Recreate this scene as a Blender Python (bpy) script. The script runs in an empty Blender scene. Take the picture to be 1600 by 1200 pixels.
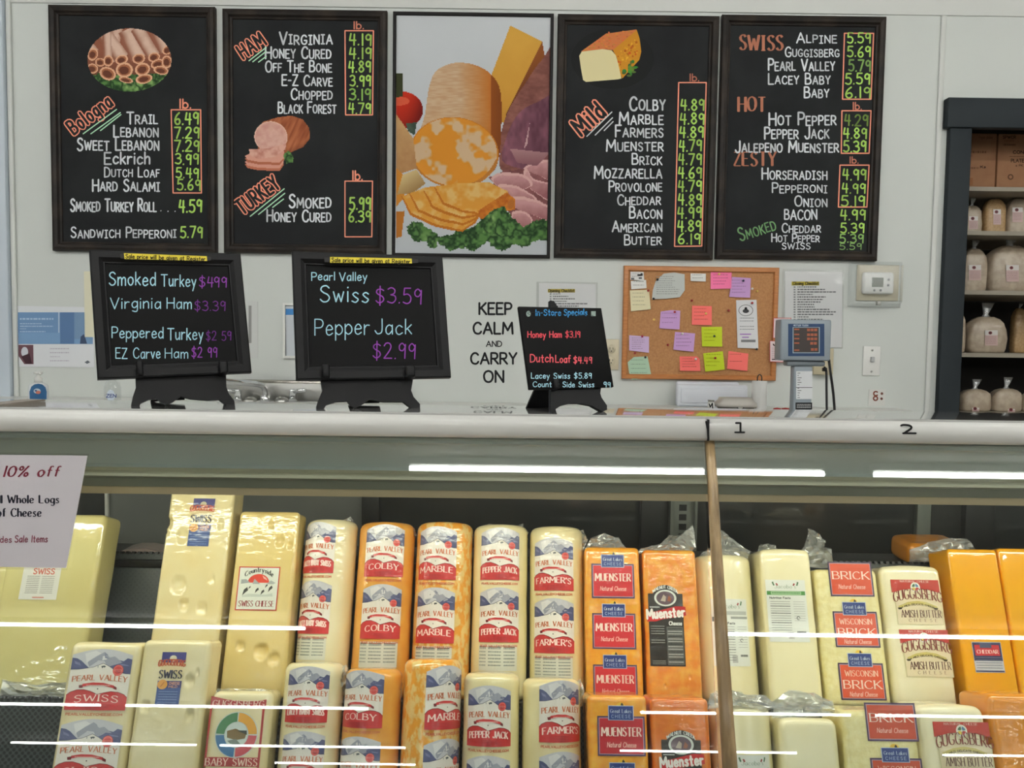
import bpy, bmesh, math, random
import numpy as np
from mathutils import Vector, Matrix, noise as mnoise
from mathutils.geometry import tessellate_polygon
random.seed(7)
SC = bpy.context.scene
COL = SC.collection

# ---------------------------------------------------------------- camera
EYE = Vector((0, 0, 1.31)); FPX = 1250.0
PITCH, ROLL, YAW = .05703, .01367, -.000724
FW = Vector((-math.sin(YAW)*math.cos(PITCH), math.cos(YAW)*math.cos(PITCH), -math.sin(PITCH)))
X0 = Vector((math.cos(YAW), math.sin(YAW), 0)); U0 = X0.cross(FW)
RT = X0*math.cos(ROLL)+U0*math.sin(ROLL); UP = U0*math.cos(ROLL)-X0*math.sin(ROLL)
cam = bpy.data.cameras.new('camera'); cam.sensor_width = 36; cam.lens = 36*FPX/1600
cam.clip_start = .05; cam.clip_end = 100
co = bpy.data.objects.new('camera', cam); COL.objects.link(co)
co.matrix_world = Matrix(((RT.x, UP.x, -FW.x, EYE.x), (RT.y, UP.y, -FW.y, EYE.y), (RT.z, UP.z, -FW.z, EYE.z), (0, 0, 0, 1)))
SC.camera = co
# ---------------------------------------------------------------- world, exposure
w = bpy.data.worlds.new('world'); SC.world = w; w.use_nodes = True
w.node_tree.nodes['Background'].inputs[0].default_value = (.8, .85, .9, 1)
w.node_tree.nodes['Background'].inputs[1].default_value = .3
SC.view_settings.view_transform = 'Standard'; SC.view_settings.look = 'None'
SC.view_settings.gamma = 1; SC.view_settings.use_curve_mapping = False
SC.view_settings.exposure = 0.0
SC.cycles.use_denoising = True
SC.cycles.max_bounces = 10; SC.cycles.transparent_max_bounces = 24
SC.cycles.caustics_reflective = False; SC.cycles.caustics_refractive = False
TUBE_POWER = 37.0      # radiance of the ceiling tubes
CASE_POWER = 20.0     # radiance of the tube inside the case

# ---------------------------------------------------------------- colour and materials
def s2l(c):
    c = c/255.0
    return c/12.92 if c <= .04045 else ((c+.055)/1.055)**2.4
def L(rgb, k=1.0):
    return tuple(min(.95, s2l(v)*k) for v in rgb)
def new_mat(name):
    m = bpy.data.materials.new(name); m.use_nodes = True
    return m, m.node_tree, m.node_tree.nodes['Principled BSDF']
def bump_to(nt, b, scale, strength, dist=.002, vec=None, detail=3):
    n = nt.nodes.new('ShaderNodeTexNoise'); n.inputs['Scale'].default_value = scale; n.inputs['Detail'].default_value = detail
    t = nt.nodes.new('ShaderNodeTexCoord')
    if vec:
        mp = nt.nodes.new('ShaderNodeMapping'); mp.inputs['Scale'].default_value = vec
        nt.links.new(t.outputs['Object'], mp.inputs['Vector']); nt.links.new(mp.outputs['Vector'], n.inputs['Vector'])
    else: nt.links.new(t.outputs['Object'], n.inputs['Vector'])
    bp = nt.nodes.new('ShaderNodeBump'); bp.inputs['Strength'].default_value = strength; bp.inputs['Distance'].default_value = dist
    nt.links.new(n.outputs['Fac'], bp.inputs['Height'])
    return bp
def mat(name, c, rough=.5, metal=0, coat=0, k=1.0, bump=None, c2=None, nscale=20, lo=.4, hi=.6, vec=None, emit=None, spec=.5, coatbump=None, crough=.06, cior=1.5):
    m, nt, b = new_mat(name)
    b.inputs['Base Color'].default_value = (*L(c, k), 1); b.inputs['Roughness'].default_value = rough
    b.inputs['Metallic'].default_value = metal; b.inputs['Coat Weight'].default_value = coat; b.inputs['Coat Roughness'].default_value = crough; b.inputs['Coat IOR'].default_value = cior
    b.inputs['Specular IOR Level'].default_value = spec
    if c2:
        n = nt.nodes.new('ShaderNodeTexNoise'); n.inputs['Scale'].default_value = nscale; n.inputs['Detail'].default_value = 4
        t = nt.nodes.new('ShaderNodeTexCoord'); mp = nt.nodes.new('ShaderNodeMapping'); mp.inputs['Scale'].default_value = vec or (1, 1, 1)
        nt.links.new(t.outputs['Object'], mp.inputs['Vector']); nt.links.new(mp.outputs['Vector'], n.inputs['Vector'])
        r = nt.nodes.new('ShaderNodeValToRGB'); r.color_ramp.elements[0].position = lo; r.color_ramp.elements[1].position = hi
        r.color_ramp.elements[0].color = (*L(c, k), 1); r.color_ramp.elements[1].color = (*L(c2, k), 1)
        nt.links.new(n.outputs['Fac'], r.inputs['Fac']); nt.links.new(r.outputs['Color'], b.inputs['Base Color'])
    if bump:
        bp = bump_to(nt, b, *bump); nt.links.new(bp.outputs['Normal'], b.inputs['Normal'])
    if coatbump:
        bp = bump_to(nt, b, *coatbump); nt.links.new(bp.outputs['Normal'], b.inputs['Coat Normal'])
    if emit:
        b.inputs['Emission Color'].default_value = (*L(c), 1); b.inputs['Emission Strength'].default_value = emit
    return m
def print_mat(name, rough=.6, coat=0, bump=None, spec=.4, coatbump=None):
    m, nt, b = new_mat(name)
    a = nt.nodes.new('ShaderNodeAttribute'); a.attribute_name = 'Col'
    nt.links.new(a.outputs['Color'], b.inputs['Base Color']); b.inputs['Roughness'].default_value = rough
    b.inputs['Coat Weight'].default_value = coat; b.inputs['Coat Roughness'].default_value = .04; b.inputs['Specular IOR Level'].default_value = spec
    if bump:
        bp = bump_to(nt, b, *bump); nt.links.new(bp.outputs['Normal'], b.inputs['Normal'])
    if coatbump:
        bp = bump_to(nt, b, *coatbump); nt.links.new(bp.outputs['Normal'], b.inputs['Coat Normal'])
    return m
def film(name, tint=(255, 255, 255), base=.06, power=4, body=.0, rough=.04):
    """thin clear sheet: see-through, with a sheen that grows towards grazing view"""
    m, nt, b = new_mat(name)
    nt.nodes.remove(b); out = nt.nodes['Material Output']
    lw = nt.nodes.new('ShaderNodeLayerWeight'); lw.inputs['Blend'].default_value = .5
    pw = nt.nodes.new('ShaderNodeMath'); pw.operation = 'POWER'; pw.inputs[1].default_value = power
    ma = nt.nodes.new('ShaderNodeMath'); ma.operation = 'MULTIPLY_ADD'; ma.inputs[1].default_value = 1-base; ma.inputs[2].default_value = base
    nt.links.new(lw.outputs['Facing'], pw.inputs[0]); nt.links.new(pw.outputs[0], ma.inputs[0])
    tr = nt.nodes.new('ShaderNodeBsdfTransparent'); tr.inputs[0].default_value = (*L(tint), 1)
    gl = nt.nodes.new('ShaderNodeBsdfGlossy'); gl.inputs['Roughness'].default_value = rough; gl.inputs['Color'].default_value = (1, 1, 1, 1)
    mx = nt.nodes.new('ShaderNodeMixShader')
    nt.links.new(ma.outputs[0], mx.inputs[0]); nt.links.new(gl.outputs[0], mx.inputs[2])
    if body:
        df = nt.nodes.new('ShaderNodeBsdfDiffuse'); df.inputs[0].default_value = (.8, .82, .82, 1)
        m2 = nt.nodes.new('ShaderNodeMixShader'); m2.inputs[0].default_value = body
        nt.links.new(tr.outputs[0], m2.inputs[1]); nt.links.new(df.outputs[0], m2.inputs[2]); nt.links.new(m2.outputs[0], mx.inputs[1])
    else: nt.links.new(tr.outputs[0], mx.inputs[1])
    nt.links.new(mx.outputs[0], out.inputs['Surface'])
    return m

# ---------------------------------------------------------------- pixels to places
def ray(px, py):
    return FW + RT*((px-800)/FPX) + UP*((600-py)/FPX)
def at(px, py, Y):
    d = ray(px, py); return EYE + d*(Y/d.y)
def hit(px, py, P, n):
    d = ray(px, py); return EYE + d*((P-EYE).dot(n)/d.dot(n))

# ---------------------------------------------------------------- mesh collecting
class MB:
    def __init__(s): s.V = []; s.F = []; s.M = []; s.S = []; s.C = []
    def add(s, V, F, m=0, smooth=False, col=None, X=None):
        o = len(s.V)
        s.V += [tuple(X @ Vector(v)) if X else tuple(v) for v in V]
        for f in F:
            s.F.append([i+o for i in f]); s.M.append(m); s.S.append(smooth); s.C.append(col)
        return s
    def bm(s, b, m=0, smooth=False, X=None):
        b.verts.index_update()
        s.add([v.co[:] for v in b.verts], [[v.index for v in f.verts] for f in b.faces], m, smooth, None, X); b.free(); return s
    def box(s, lo, hi, m=0, bev=0, seg=2, X=None):
        lo = Vector(lo); hi = Vector(hi); b = bmesh.new(); bmesh.ops.create_cube(b, size=1)
        sz = hi-lo; c = (hi+lo)/2
        for v in b.verts: v.co = Vector((v.co.x*sz.x, v.co.y*sz.y, v.co.z*sz.z))+c
        if bev: bmesh.ops.bevel(b, geom=list(b.edges), offset=min(bev, min(sz)*.49), segments=seg, profile=.5, affect='EDGES')
        return s.bm(b, m, bool(bev), X)
    def loft(s, rings, m=0, smooth=True, caps=True, closed=True, X=None):
        n = len(rings[0]); V = [p for r in rings for p in r]; F = []
        for i in range(len(rings)-1):
            for j in range(n if closed else n-1):
                k = (j+1) % n; F.append((i*n+j, i*n+k, (i+1)*n+k, (i+1)*n+j))
        if caps:
            F.append(tuple(range(n))[::-1]); F.append(tuple(range((len(rings)-1)*n, len(rings)*n)))
        return s.add(V, F, m, smooth, None, X)
    def lathe(s, prof, n=24, m=0, smooth=True, X=None, c=(0, 0, 0)):
        return s.loft([[(c[0]+r*math.cos(2*math.pi*j/n), c[1]+r*math.sin(2*math.pi*j/n), c[2]+z) for j in range(n)] for r, z in prof], m, smooth, True, True, X)
    def tube(s, pts, r, n=8, m=0, X=None):
        P = [Vector(p) for p in pts]; rings = []
        for i, p in enumerate(P):
            t = (P[min(i+1, len(P)-1)]-P[max(i-1, 0)]).normalized()
            a = t.orthogonal().normalized() if i == 0 else (a - t*a.dot(t)).normalized()
            b = t.cross(a); rr = r[i] if isinstance(r, (list, tuple)) else r
            rings.append([tuple(p+a*rr*math.cos(2*math.pi*j/n)+b*rr*math.sin(2*math.pi*j/n)) for j in range(n)])
        return s.loft(rings, m, True, True, True, X)
    def prism(s, poly, d, m=0, X=None, smooth=False):
        """poly: 3D points of one flat outline, d: vector of thickness"""
        P = [Vector(p) for p in poly]; d = Vector(d); n = len(P)
        tr = tessellate_polygon([P]); V = P+[p+d for p in P]
        F = [tuple(t) for t in tr]+[tuple(i+n for i in t[::-1]) for t in tr]+[(i, (i+1) % n, (i+1) % n+n, i+n) for i in range(n)]
        return s.add(V, F, m, smooth, None, X)
def build(name, mb, mats, parent=None, local=False, X=None):
    me = bpy.data.meshes.new(name); V = mb.V
    if parent is not None and not local:
        inv = PM[parent.name].inverted(); V = [tuple(inv @ Vector(v)) for v in V]
    elif X is not None:
        inv = X.inverted(); V = [tuple(inv @ Vector(v)) for v in V]
    me.from_pydata(V, [], mb.F)
    for m in (mats if isinstance(mats, (list, tuple)) else [mats]): me.materials.append(m)
    me.polygons.foreach_set('material_index', mb.M); me.polygons.foreach_set('use_smooth', mb.S)
    if any(c is not None for c in mb.C):
        ca = me.color_attributes.new('Col', 'FLOAT_COLOR', 'CORNER'); buf = []
        for f, c in zip(mb.F, mb.C): buf += [*(c or (.5, .5, .5)), 1.0]*len(f)
        ca.data.foreach_set('color', buf)
    b = bmesh.new(); b.from_mesh(me)
    if not any(c is not None for c in mb.C): bmesh.ops.recalc_face_normals(b, faces=b.faces)
    b.to_mesh(me); b.free(); me.update()
    o = bpy.data.objects.new(name, me); COL.objects.link(o)
    if parent is not None: o.parent = parent
    elif X is not None: o.matrix_world = X
    PM[o.name] = (PM[parent.name] if parent is not None else (X or Matrix.Identity(4)))
    return o
PM = {}
def tag(o, label, cat, group=None):
    o['label'] = label; o['category'] = cat
    if group: o['group'] = group
    return o
def thing(name, label, cat, loc, group=None, rot=None):
    o = bpy.data.objects.new(name, None); COL.objects.link(o); o.empty_display_size = .05
    X = Matrix.Translation(loc) @ (rot.to_4x4() if rot else Matrix.Identity(4)); o.matrix_world = X; PM[o.name] = X
    return tag(o, label, cat, group)
def solo(name, label, cat, mb, mats, loc=None, group=None):
    if loc is None:
        a = np.array(mb.V); loc = Vector(((a[:, 0].min()+a[:, 0].max())/2, (a[:, 1].min()+a[:, 1].max())/2, a[:, 2].min()))
    return tag(build(name, mb, mats, None, False, Matrix.Translation(loc)), label, cat, group)
def struct(name, mb, mats):
    o = build(name, mb, mats); o['kind'] = 'structure'; return o

# ---------------------------------------------------------------- lettering: single-line strokes
GL = {}
def _g(t):
    for ln in t.strip().split('\n'):
        ch, wd, body = ln.split(' ', 2); S = []
        for st in body.split('|'):
            sm = st.startswith('~'); pts = [tuple(map(float, q.split(','))) for q in st.lstrip('~').split()]
            S.append((sm, pts))
        GL[ch] = (float(wd), S)
_g("""A .68 0,0 .34,1 .68,0|.12,.35 .56,.35
B .56 0,0 0,1|~0,1 .36,.98 .48,.77 .36,.55 0,.53|~0,.53 .42,.5 .56,.27 .42,.03 0,0
C .64 ~.62,.82 .46,.98 .24,.96 .06,.72 .03,.4 .14,.1 .36,0 .54,.05 .64,.2
D .62 0,0 0,1|~0,1 .34,.96 .56,.74 .6,.42 .44,.08 0,0
E .5 .5,1 0,1 0,0 .52,0|0,.53 .42,.53
F .48 .5,1 0,1 0,0|0,.53 .4,.53
G .66 ~.62,.82 .46,.98 .24,.96 .06,.72 .03,.4 .14,.1 .36,0 .56,.06 .65,.22 .65,.42|.65,.42 .4,.42
H .6 0,0 0,1|.6,0 .6,1|0,.52 .6,.52
I .05 .03,0 .03,1
¡ .36 0,0 .36,0|.18,0 .18,1|0,1 .36,1
J .48 ~.46,1 .46,.25 .36,.03 .16,.0 .02,.2
K .56 0,0 0,1|.54,1 0,.42|.17,.56 .58,0
L .48 0,1 0,0 .48,0
M .8 0,0 .06,1 .4,.3 .74,1 .8,0
N .6 0,0 0,1 .6,0 .6,1
O .7 ~.35,1 .12,.88 .01,.55 .1,.15 .34,0 .58,.12 .69,.48 .6,.86 .35,1
P .52 0,0 0,1|~0,1 .4,.97 .53,.74 .4,.49 0,.46
Q .7 ~.35,1 .12,.88 .01,.55 .1,.15 .34,0 .58,.12 .69,.48 .6,.86 .35,1|.45,.25 .7,-.05
R .56 0,0 0,1|~0,1 .4,.97 .52,.74 .4,.5 0,.47|.22,.47 .58,0
S .54 ~.5,.86 .34,1 .12,.94 .05,.74 .2,.57 .4,.46 .52,.25 .4,.03 .18,0 .02,.15
T .62 0,1 .62,1|.31,1 .31,0
U .6 ~0,1 .01,.3 .1,.06 .3,0 .5,.06 .59,.3 .6,1
V .64 0,1 .32,0 .64,1
W .9 0,1 .22,0 .45,.8 .68,0 .9,1
X .6 0,1 .6,0|.6,1 0,0
Y .6 0,1 .3,.48 .6,1|.3,.48 .3,0
Z .56 0,1 .54,1 0,0 .57,0
0 .5 ~.25,1 .07,.85 .0,.5 .07,.13 .25,0 .43,.13 .5,.5 .43,.87 .25,1
1 .14 .1,0 .1,1
2 .52 ~.02,.8 .14,.97 .36,.97 .47,.76 .34,.45 0,0|0,0 .52,0
3 .5 ~.03,.9 .24,1 .45,.86 .41,.63 .2,.54|~.2,.54 .46,.46 .5,.22 .3,.01 .0,.1
4 .5 .12,1 .02,.42 .5,.42|.4,.95 .37,0
5 .5 .48,1 .1,1 .06,.57|~.06,.57 .3,.62 .49,.42 .45,.12 .24,0 .02,.1
6 .48 ~.4,1 .15,.72 .03,.32 .14,.03 .36,.03 .46,.26 .32,.47 .06,.35
7 .5 0,1 .5,1 .18,0
8 .5 ~.26,.54 .07,.76 .25,1 .45,.78 .26,.54 .03,.25 .25,0 .49,.25 .26,.54
9 .46 ~.44,.76 .25,.98 .06,.82 .08,.56 .28,.5 .44,.76|.45,.9 .41,0
$ .54 ~.5,.84 .32,.94 .1,.88 .06,.7 .22,.56 .42,.45 .5,.25 .36,.08 .16,.06 .02,.18|.28,1.12 .26,-.12
% .74 .62,1 .12,0|~.16,1 .02,.8 .16,.6 .3,.8 .16,1|~.6,.4 .46,.2 .6,0 .74,.2 .6,.4
. .06 .02,.0 .04,.03
: .06 .02,.0 .04,.03|.02,.5 .04,.53
, .08 .06,.04 .0,-.14
- .3 0,.48 .28,.48
' .06 .05,1 .02,.78
· .1 .04,.45 .07,.48
& .6 ~.58,.0 .15,.72 .25,1 .4,.8 .08,.35 .2,0 .42,.08 .58,.4
a .44 ~.41,.52 .22,.62 .04,.42 .05,.1 .22,.0 .41,.24|.42,.62 .43,.0
b .42 0,1 0,0|~0,.42 .2,.62 .41,.44 .41,.16 .2,0 0,.15
c .42 ~.41,.5 .22,.62 .03,.42 .05,.12 .22,0 .42,.12
d .44 .42,1 .42,0|~.42,.46 .22,.62 .03,.42 .05,.12 .22,0 .42,.2
e .42 ~.03,.32 .4,.36 .33,.57 .18,.62 .03,.42 .05,.1 .22,0 .42,.12
f .34 ~.36,.95 .22,1 .14,.8 .14,0|0,.6 .32,.6
g .42 ~.41,.52 .22,.62 .03,.42 .05,.14 .22,.04 .41,.24|~.42,.62 .42,-.14 .3,-.32 .05,-.25
h .4 0,1 0,0|~0,.42 .2,.62 .37,.5 .38,0
i .06 .03,.62 .03,0|.03,.86 .04,.89
j .14 ~.14,.62 .14,-.15 .05,-.3 -.08,-.25|.14,.86 .15,.89
k .38 0,1 0,0|.36,.62 0,.25|.12,.36 .38,0
l .06 .03,1 .03,0
m .62 0,.62 0,0|~0,.42 .15,.62 .29,.5 .3,0|~.3,.42 .46,.62 .6,.5 .61,0
n .4 0,.62 0,0|~0,.42 .2,.62 .37,.5 .38,0
o .44 ~.22,.62 .05,.5 .02,.25 .14,.02 .3,.02 .42,.25 .38,.52 .22,.62
p .42 0,.62 0,-.35|~0,.42 .2,.62 .41,.44 .41,.16 .2,0 0,.15
q .42 .42,.62 .42,-.35|~.42,.46 .22,.62 .03,.42 .05,.12 .22,0 .42,.2
r .32 0,.62 0,0|~0,.38 .14,.58 .32,.58
s .36 ~.34,.53 .2,.62 .05,.5 .18,.33 .34,.18 .2,0 .0,.08
t .32 .14,.92 .15,.0 .28,.02|0,.62 .3,.62
u .4 ~0,.62 .01,.15 .15,0 .36,.2|.38,.62 .38,0
v .38 0,.62 .19,0 .38,.62
w .56 0,.62 .14,0 .28,.5 .42,0 .56,.62
x .4 0,.62 .4,0|.4,.62 0,0
y .42 0,.62 .22,.04|.42,.62 .1,-.35
z .38 0,.62 .38,.62 0,0 .4,0""")
GL[' '] = (.3, [])
def catmull(P, k=4):
    out = []
    for i in range(len(P)-1):
        p0 = P[max(i-1, 0)]; p1 = P[i]; p2 = P[i+1]; p3 = P[min(i+2, len(P)-1)]
        for j in range(k):
            t = j/k; out.append(tuple(.5*(2*b+(c-a)*t+(2*a-5*b+4*c-d)*t*t+(3*b-a-3*c+d)*t**3) for a, b, c, d in zip(p0, p1, p2, p3)))
    return out+[P[-1]]

class Draw:
    """flat artwork made of coloured polygons; f(u, v, offset) puts it on its surface"""
    def __init__(s, f, ydown=False, base=.0004, step=.00012): s.f = f; s.yd = -1 if ydown else 1; s.base = base; s.step = step; s.P = []; s.layer = 0
    def up(s): s.layer += 1; return s
    def poly(s, pts, c, convex=False):
        if convex or len(pts) <= 3: s.P.append((pts, c, s.layer))
        else:
            for t in tessellate_polygon([[Vector((p[0], p[1], 0)) for p in pts]]): s.P.append(([pts[i] for i in t], c, s.layer))
    def rect(s, x0, y0, x1, y1, c): s.poly([(x0, y0), (x1, y0), (x1, y1), (x0, y1)], c, True)
    def ell(s, cx, cy, rx, ry, c, n=28, a0=0, a1=360):
        a = [math.radians(a0+(a1-a0)*i/n) for i in range(n+(1 if a1-a0 < 360 else 0))]
        p = [(cx+rx*math.cos(t), cy+ry*math.sin(t)) for t in a]
        if a1-a0 < 360: p.append((cx, cy))
        s.poly(p, c, a1-a0 <= 180 or a1-a0 == 360)
    def ring(s, cx, cy, r0, r1, c, a0=0, a1=360, n=32, sy=1):
        for i in range(n):
            t0 = math.radians(a0+(a1-a0)*i/n); t1 = math.radians(a0+(a1-a0)*(i+1)/n)
            s.poly([(cx+r0*math.cos(t0), cy+r0*sy*math.sin(t0)), (cx+r1*math.cos(t0), cy+r1*sy*math.sin(t0)), (cx+r1*math.cos(t1), cy+r1*sy*math.sin(t1)), (cx+r0*math.cos(t1), cy+r0*sy*math.sin(t1))], c, True)
    def line(s, pts, wd, c, thin=None, caps=True):
        n = len(pts)
        for i in range(n-1):
            (x0, y0), (x1, y1) = pts[i], pts[i+1]; dx, dy = x1-x0, y1-y0; l = math.hypot(dx, dy) or 1e-9
            wi = wd if thin is None else thin+(wd-thin)*abs(dy/l)**1.5*(1 if dx*dy*s.yd <= l*l*.1 or abs(dx) < .2*l else .55)
            nx, ny = -dy/l*wi/2, dx/l*wi/2
            s.poly([(x0+nx, y0+ny), (x0-nx, y0-ny), (x1-nx, y1-ny), (x1+nx, y1+ny)], c, True)
            if caps:
                for (x, y) in ([pts[i]] if i else [])+([pts[n-1]] if i == n-2 else [])+([pts[0]] if i == 0 else []):
                    s.poly([(x+wi*.5*math.cos(k*math.pi/3), y+wi*.5*math.sin(k*math.pi/3)) for k in range(6)], c, True)
    def text(s, t, x0, y, h, c, x1=None, th=.13, serif=0, small=None, rot=0, sp=.2, shear=0, arch=0, jit=0, align=0, barI=False, wmax=None, bold_first=0):
        """x0..x1: left and right edge; y: baseline; h: height of capitals"""
        adv = []; x = 0
        for ch in t:
            sc = 1.0
            if small and ch.islower(): ch = ch.upper(); sc = small
            if barI and ch == 'I': ch = '¡'
            wd, S = GL.get(ch, GL[' ']); adv.append((x, sc, S)); x += wd*sc+sp
        W = max(x-sp, .01)
        kx = h if x1 is None else (x1-x0)/W
        if wmax and kx*W > wmax: kx = wmax/W
        if align: x0 = x0-W*kx*(.5 if align == 1 else 1)
        ca, sa = math.cos(rot), math.sin(rot)
        xm = W*kx/2
        for (gx, sc, S) in adv:
            kj = 1-jit*random.random(); cc = tuple(v*kj for v in c)
            jy = (random.random()-.5)*.08*h*(1 if jit else 0)
            for sm, pts in S:
                q = catmull(pts) if sm and len(pts) > 2 else pts
                def T(p):
                    a = (gx+(p[0]+shear*p[1])*sc)*kx; b = p[1]*sc*h+jy
                    if arch: b += arch*h*(1-((a-xm)/xm)**2)
                    return (x0+a*ca-b*sa, y+(a*sa+b*ca)*s.yd)
                Q = [T(p) for p in q]
                s.line(Q, th*h*(.85 if sc < 1 else 1), cc, thin=(th*h*.35 if serif else None), caps=not serif)
                if serif:
                    for e, o in ((0, 1), (-1, -2)):
                        p, r = q[e], q[o]
                        if abs(p[1]-r[1]) > .6*abs(p[0]-r[0]) and not sm:
                            s.line([T((p[0]-serif, p[1])), T((p[0]+serif, p[1]))], th*h*.4, cc, caps=False)
                            
    def scribble(s, x0, x1, y, h, c, gap=.25, seed=0):
        """a line of print too small to read"""
        r = random.Random(seed+int(y*977)); x = x0; e = abs(x1-x0)
        while x < x1:
            l = r.uniform(.04, .13)*e; s.rect(x, y, min(x+l, x1), y+h, c); x += l+gap*h*2
    def cut(s, du):
        out = []
        for pts, c, l in s.P:
            us = [p[0] for p in pts]; a, b = min(us), max(us)
            if b-a <= du*1.2: out.append((pts, c, l)); continue
            k0, k1 = math.floor(a/du), math.ceil(b/du)
            for k in range(k0, k1):
                q = pts
                for lim, sg in ((k*du, 1), ((k+1)*du, -1)):
                    r = []
                    for i in range(len(q)):
                        p, n = q[i], q[(i+1) % len(q)]; dp, dn = sg*(p[0]-lim), sg*(n[0]-lim)
                        if dp >= 0: r.append(p)
                        if (dp >= 0) != (dn >= 0):
                            t = dp/(dp-dn); r.append((lim, p[1]+(n[1]-p[1])*t))
                    q = r
                    if len(q) < 3: break
                if len(q) >= 3: out.append((q, c, l))
        s.P = out; return s
    def mb(s, du=None, smooth=False):
        if du: s.cut(du)
        m = MB(); V = m.V
        for i, (pts, c, l) in enumerate(s.P):
            o = len(V); off = s.base+l*s.step+(i % 31)*3e-6
            V.extend(tuple(s.f(p[0], p[1], off)) for p in pts)
            m.F.append(list(range(o, o+len(pts)))); m.M.append(0); m.S.append(smooth); m.C.append(c)
        return m
    def build(s, name, parent, mt, local=False, du=None, smooth=False):
        return build(name, s.mb(du, smooth), mt, parent, local)
def on_wall(Y):
    return lambda px, py, off: at(px, py, Y-off)
# ---------------------------------------------------------------- materials of the place
WALLY = 3.1
M_wall = mat('wall paint', (208, 212, 208), .55, bump=(60, .03))
M_trim = mat('trim paint', (212, 214, 210), .5)
M_blue = mat('bluish paint', (196, 206, 216), .5)
M_slate = mat('slate blue paint', (42, 48, 52), .6, bump=(120, .05), spec=.2)
M_ceil = mat('ceiling paint', (225, 225, 222), .8)
M_floor = mat('floor tile', (150, 145, 136), .4, c2=(165, 160, 150), nscale=6)
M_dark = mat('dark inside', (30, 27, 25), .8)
M_blackpl = mat('black plastic', (22, 23, 25), .35)
M_rack = mat('black perforated plastic', (36, 40, 42), .4)
nt_ = M_rack.node_tree; vo = nt_.nodes.new('ShaderNodeTexVoronoi'); vo.inputs['Scale'].default_value = 130; vo.inputs['Randomness'].default_value = 0
tc_ = nt_.nodes.new('ShaderNodeTexCoord'); mp_ = nt_.nodes.new('ShaderNodeMapping'); mp_.inputs['Rotation'].default_value = (0, math.radians(45), 0); rp_ = nt_.nodes.new('ShaderNodeValToRGB')
rp_.color_ramp.elements[0].color = (*L((10, 11, 12)), 1); rp_.color_ramp.elements[1].color = (*L((70, 76, 78)), 1); rp_.color_ramp.elements[0].position = .38; rp_.color_ramp.elements[1].position = .52
nt_.links.new(tc_.outputs['Object'], mp_.inputs['Vector']); nt_.links.new(mp_.outputs['Vector'], vo.inputs['Vector']); nt_.links.new(vo.outputs['Distance'], rp_.inputs['Fac']); nt_.links.new(rp_.outputs['Color'], nt_.nodes['Principled BSDF'].inputs['Base Color'])
M_enamel = mat('white enamel', (214, 214, 210), .22, coat=.4)
M_top = mat('glossy counter top', (190, 190, 188), .035, coat=1.0, spec=.9)
M_head = mat('grey green enamel', (214, 221, 217), .35)
M_headlt = mat('pale enamel', (206, 202, 178), .3)
M_tan = mat('tan edge', (190, 166, 128), .5, k=.9)
M_seam = mat('aged sealant', (178, 152, 112), .4, c2=(132, 110, 78), nscale=12, vec=(3, 3, .4), coat=.4)
M_steel = mat('brushed steel', (176, 176, 172), .32, metal=1, bump=(90, .04, .002, (1, 1, 30)))
M_chrome = mat('chrome', (225, 226, 228), .08, metal=1)
M_galv = mat('galvanised upright', (120, 124, 118), .45, metal=.6)
M_glassdark = mat('dark sliding glass', (44, 47, 48), .12, c2=(62, 60, 56), nscale=3, coat=.5)
M_greypanel = mat('grey panel', (104, 106, 105), .5, c2=(114, 116, 114), nscale=8)
M_tube = mat('lit tube', (250, 252, 246), .5, emit=TUBE_POWER)
M_ctube = mat('lit case tube', (255, 246, 228), .5, emit=CASE_POWER)
M_white = mat('white plastic', (226, 226, 222), .4)
M_ivory = mat('ivory plastic', (205, 196, 170), .4)
M_glass = film('case glass', (246, 250, 248), base=.045, power=5, rough=.0)
M_clear = film('clear plastic', (248, 250, 250), base=.035, power=2.5, body=.035, rough=.08)
M_sleeve = film('clear sleeve', (255, 255, 255), base=.02, power=3, body=.0, rough=.06)
M_bag = film('crumpled film', (245, 248, 250), base=.16, power=1.4, body=.26, rough=.2)
P_matte = print_mat('matte print', .75, spec=.25)
P_paper = print_mat('paper print', .8, spec=.2)
P_gloss = print_mat('glossy print', .45, coat=.25, spec=.4)
P_film = print_mat('print under film', .5, coat=.8, coatbump=(28, .5, .003, (1, 1, 2.5)))
M_black = mat('black painted wood', (16, 16, 18), .4, spec=.22)
M_blacksheet = mat('black board sheet', (8, 8, 9), .45, spec=.12)

# ---------------------------------------------------------------- the room
m = MB().box((-10, WALLY, 0), (1.66, WALLY+.12, 2.95)).box((1.66, WALLY, 2.235), (10, WALLY+.12, 2.95)).box((3.6, WALLY, 0), (10, WALLY+.12, 2.235))
struct('wall_back', m, M_wall)
struct('floor', MB().box((-10, -18, -.1), (10, WALLY+1, 0)), M_floor)
struct('ceiling', MB().box((-10, -18, 2.95), (10, WALLY+.12, 3.05)), M_ceil)
struct('wall_left', MB().box((-10.1, -18, 0), (-10, WALLY+.12, 2.95)), M_wall)
struct('wall_right', MB().box((10, -18, 0), (10.1, WALLY+.12, 2.95)), M_wall)
struct('wall_rear', MB().box((-10, -18.1, 0), (10, -18, 2.95)), M_wall)
zs = at(800, 15.5, WALLY).z
struct('trim_1', MB().box((-1.915, WALLY-.006, zs), (3.6, WALLY, 2.95), bev=.002), M_trim)
xl = at(17, 300, WALLY).x
struct('trim_2', MB().box((xl, WALLY-.012, 0), (xl+.018, WALLY, 2.95), bev=.003), M_trim)
struct('trim_3', MB().box((-4.5, WALLY-.03, 0), (xl-.001, WALLY, 2.95), bev=.003), M_blue)
xr = at(1458, 300, WALLY).x
struct('trim_4', MB().box((xr, WALLY-.008, 0), (xr+.02, WALLY, zs), bev=.003), M_trim)
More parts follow.
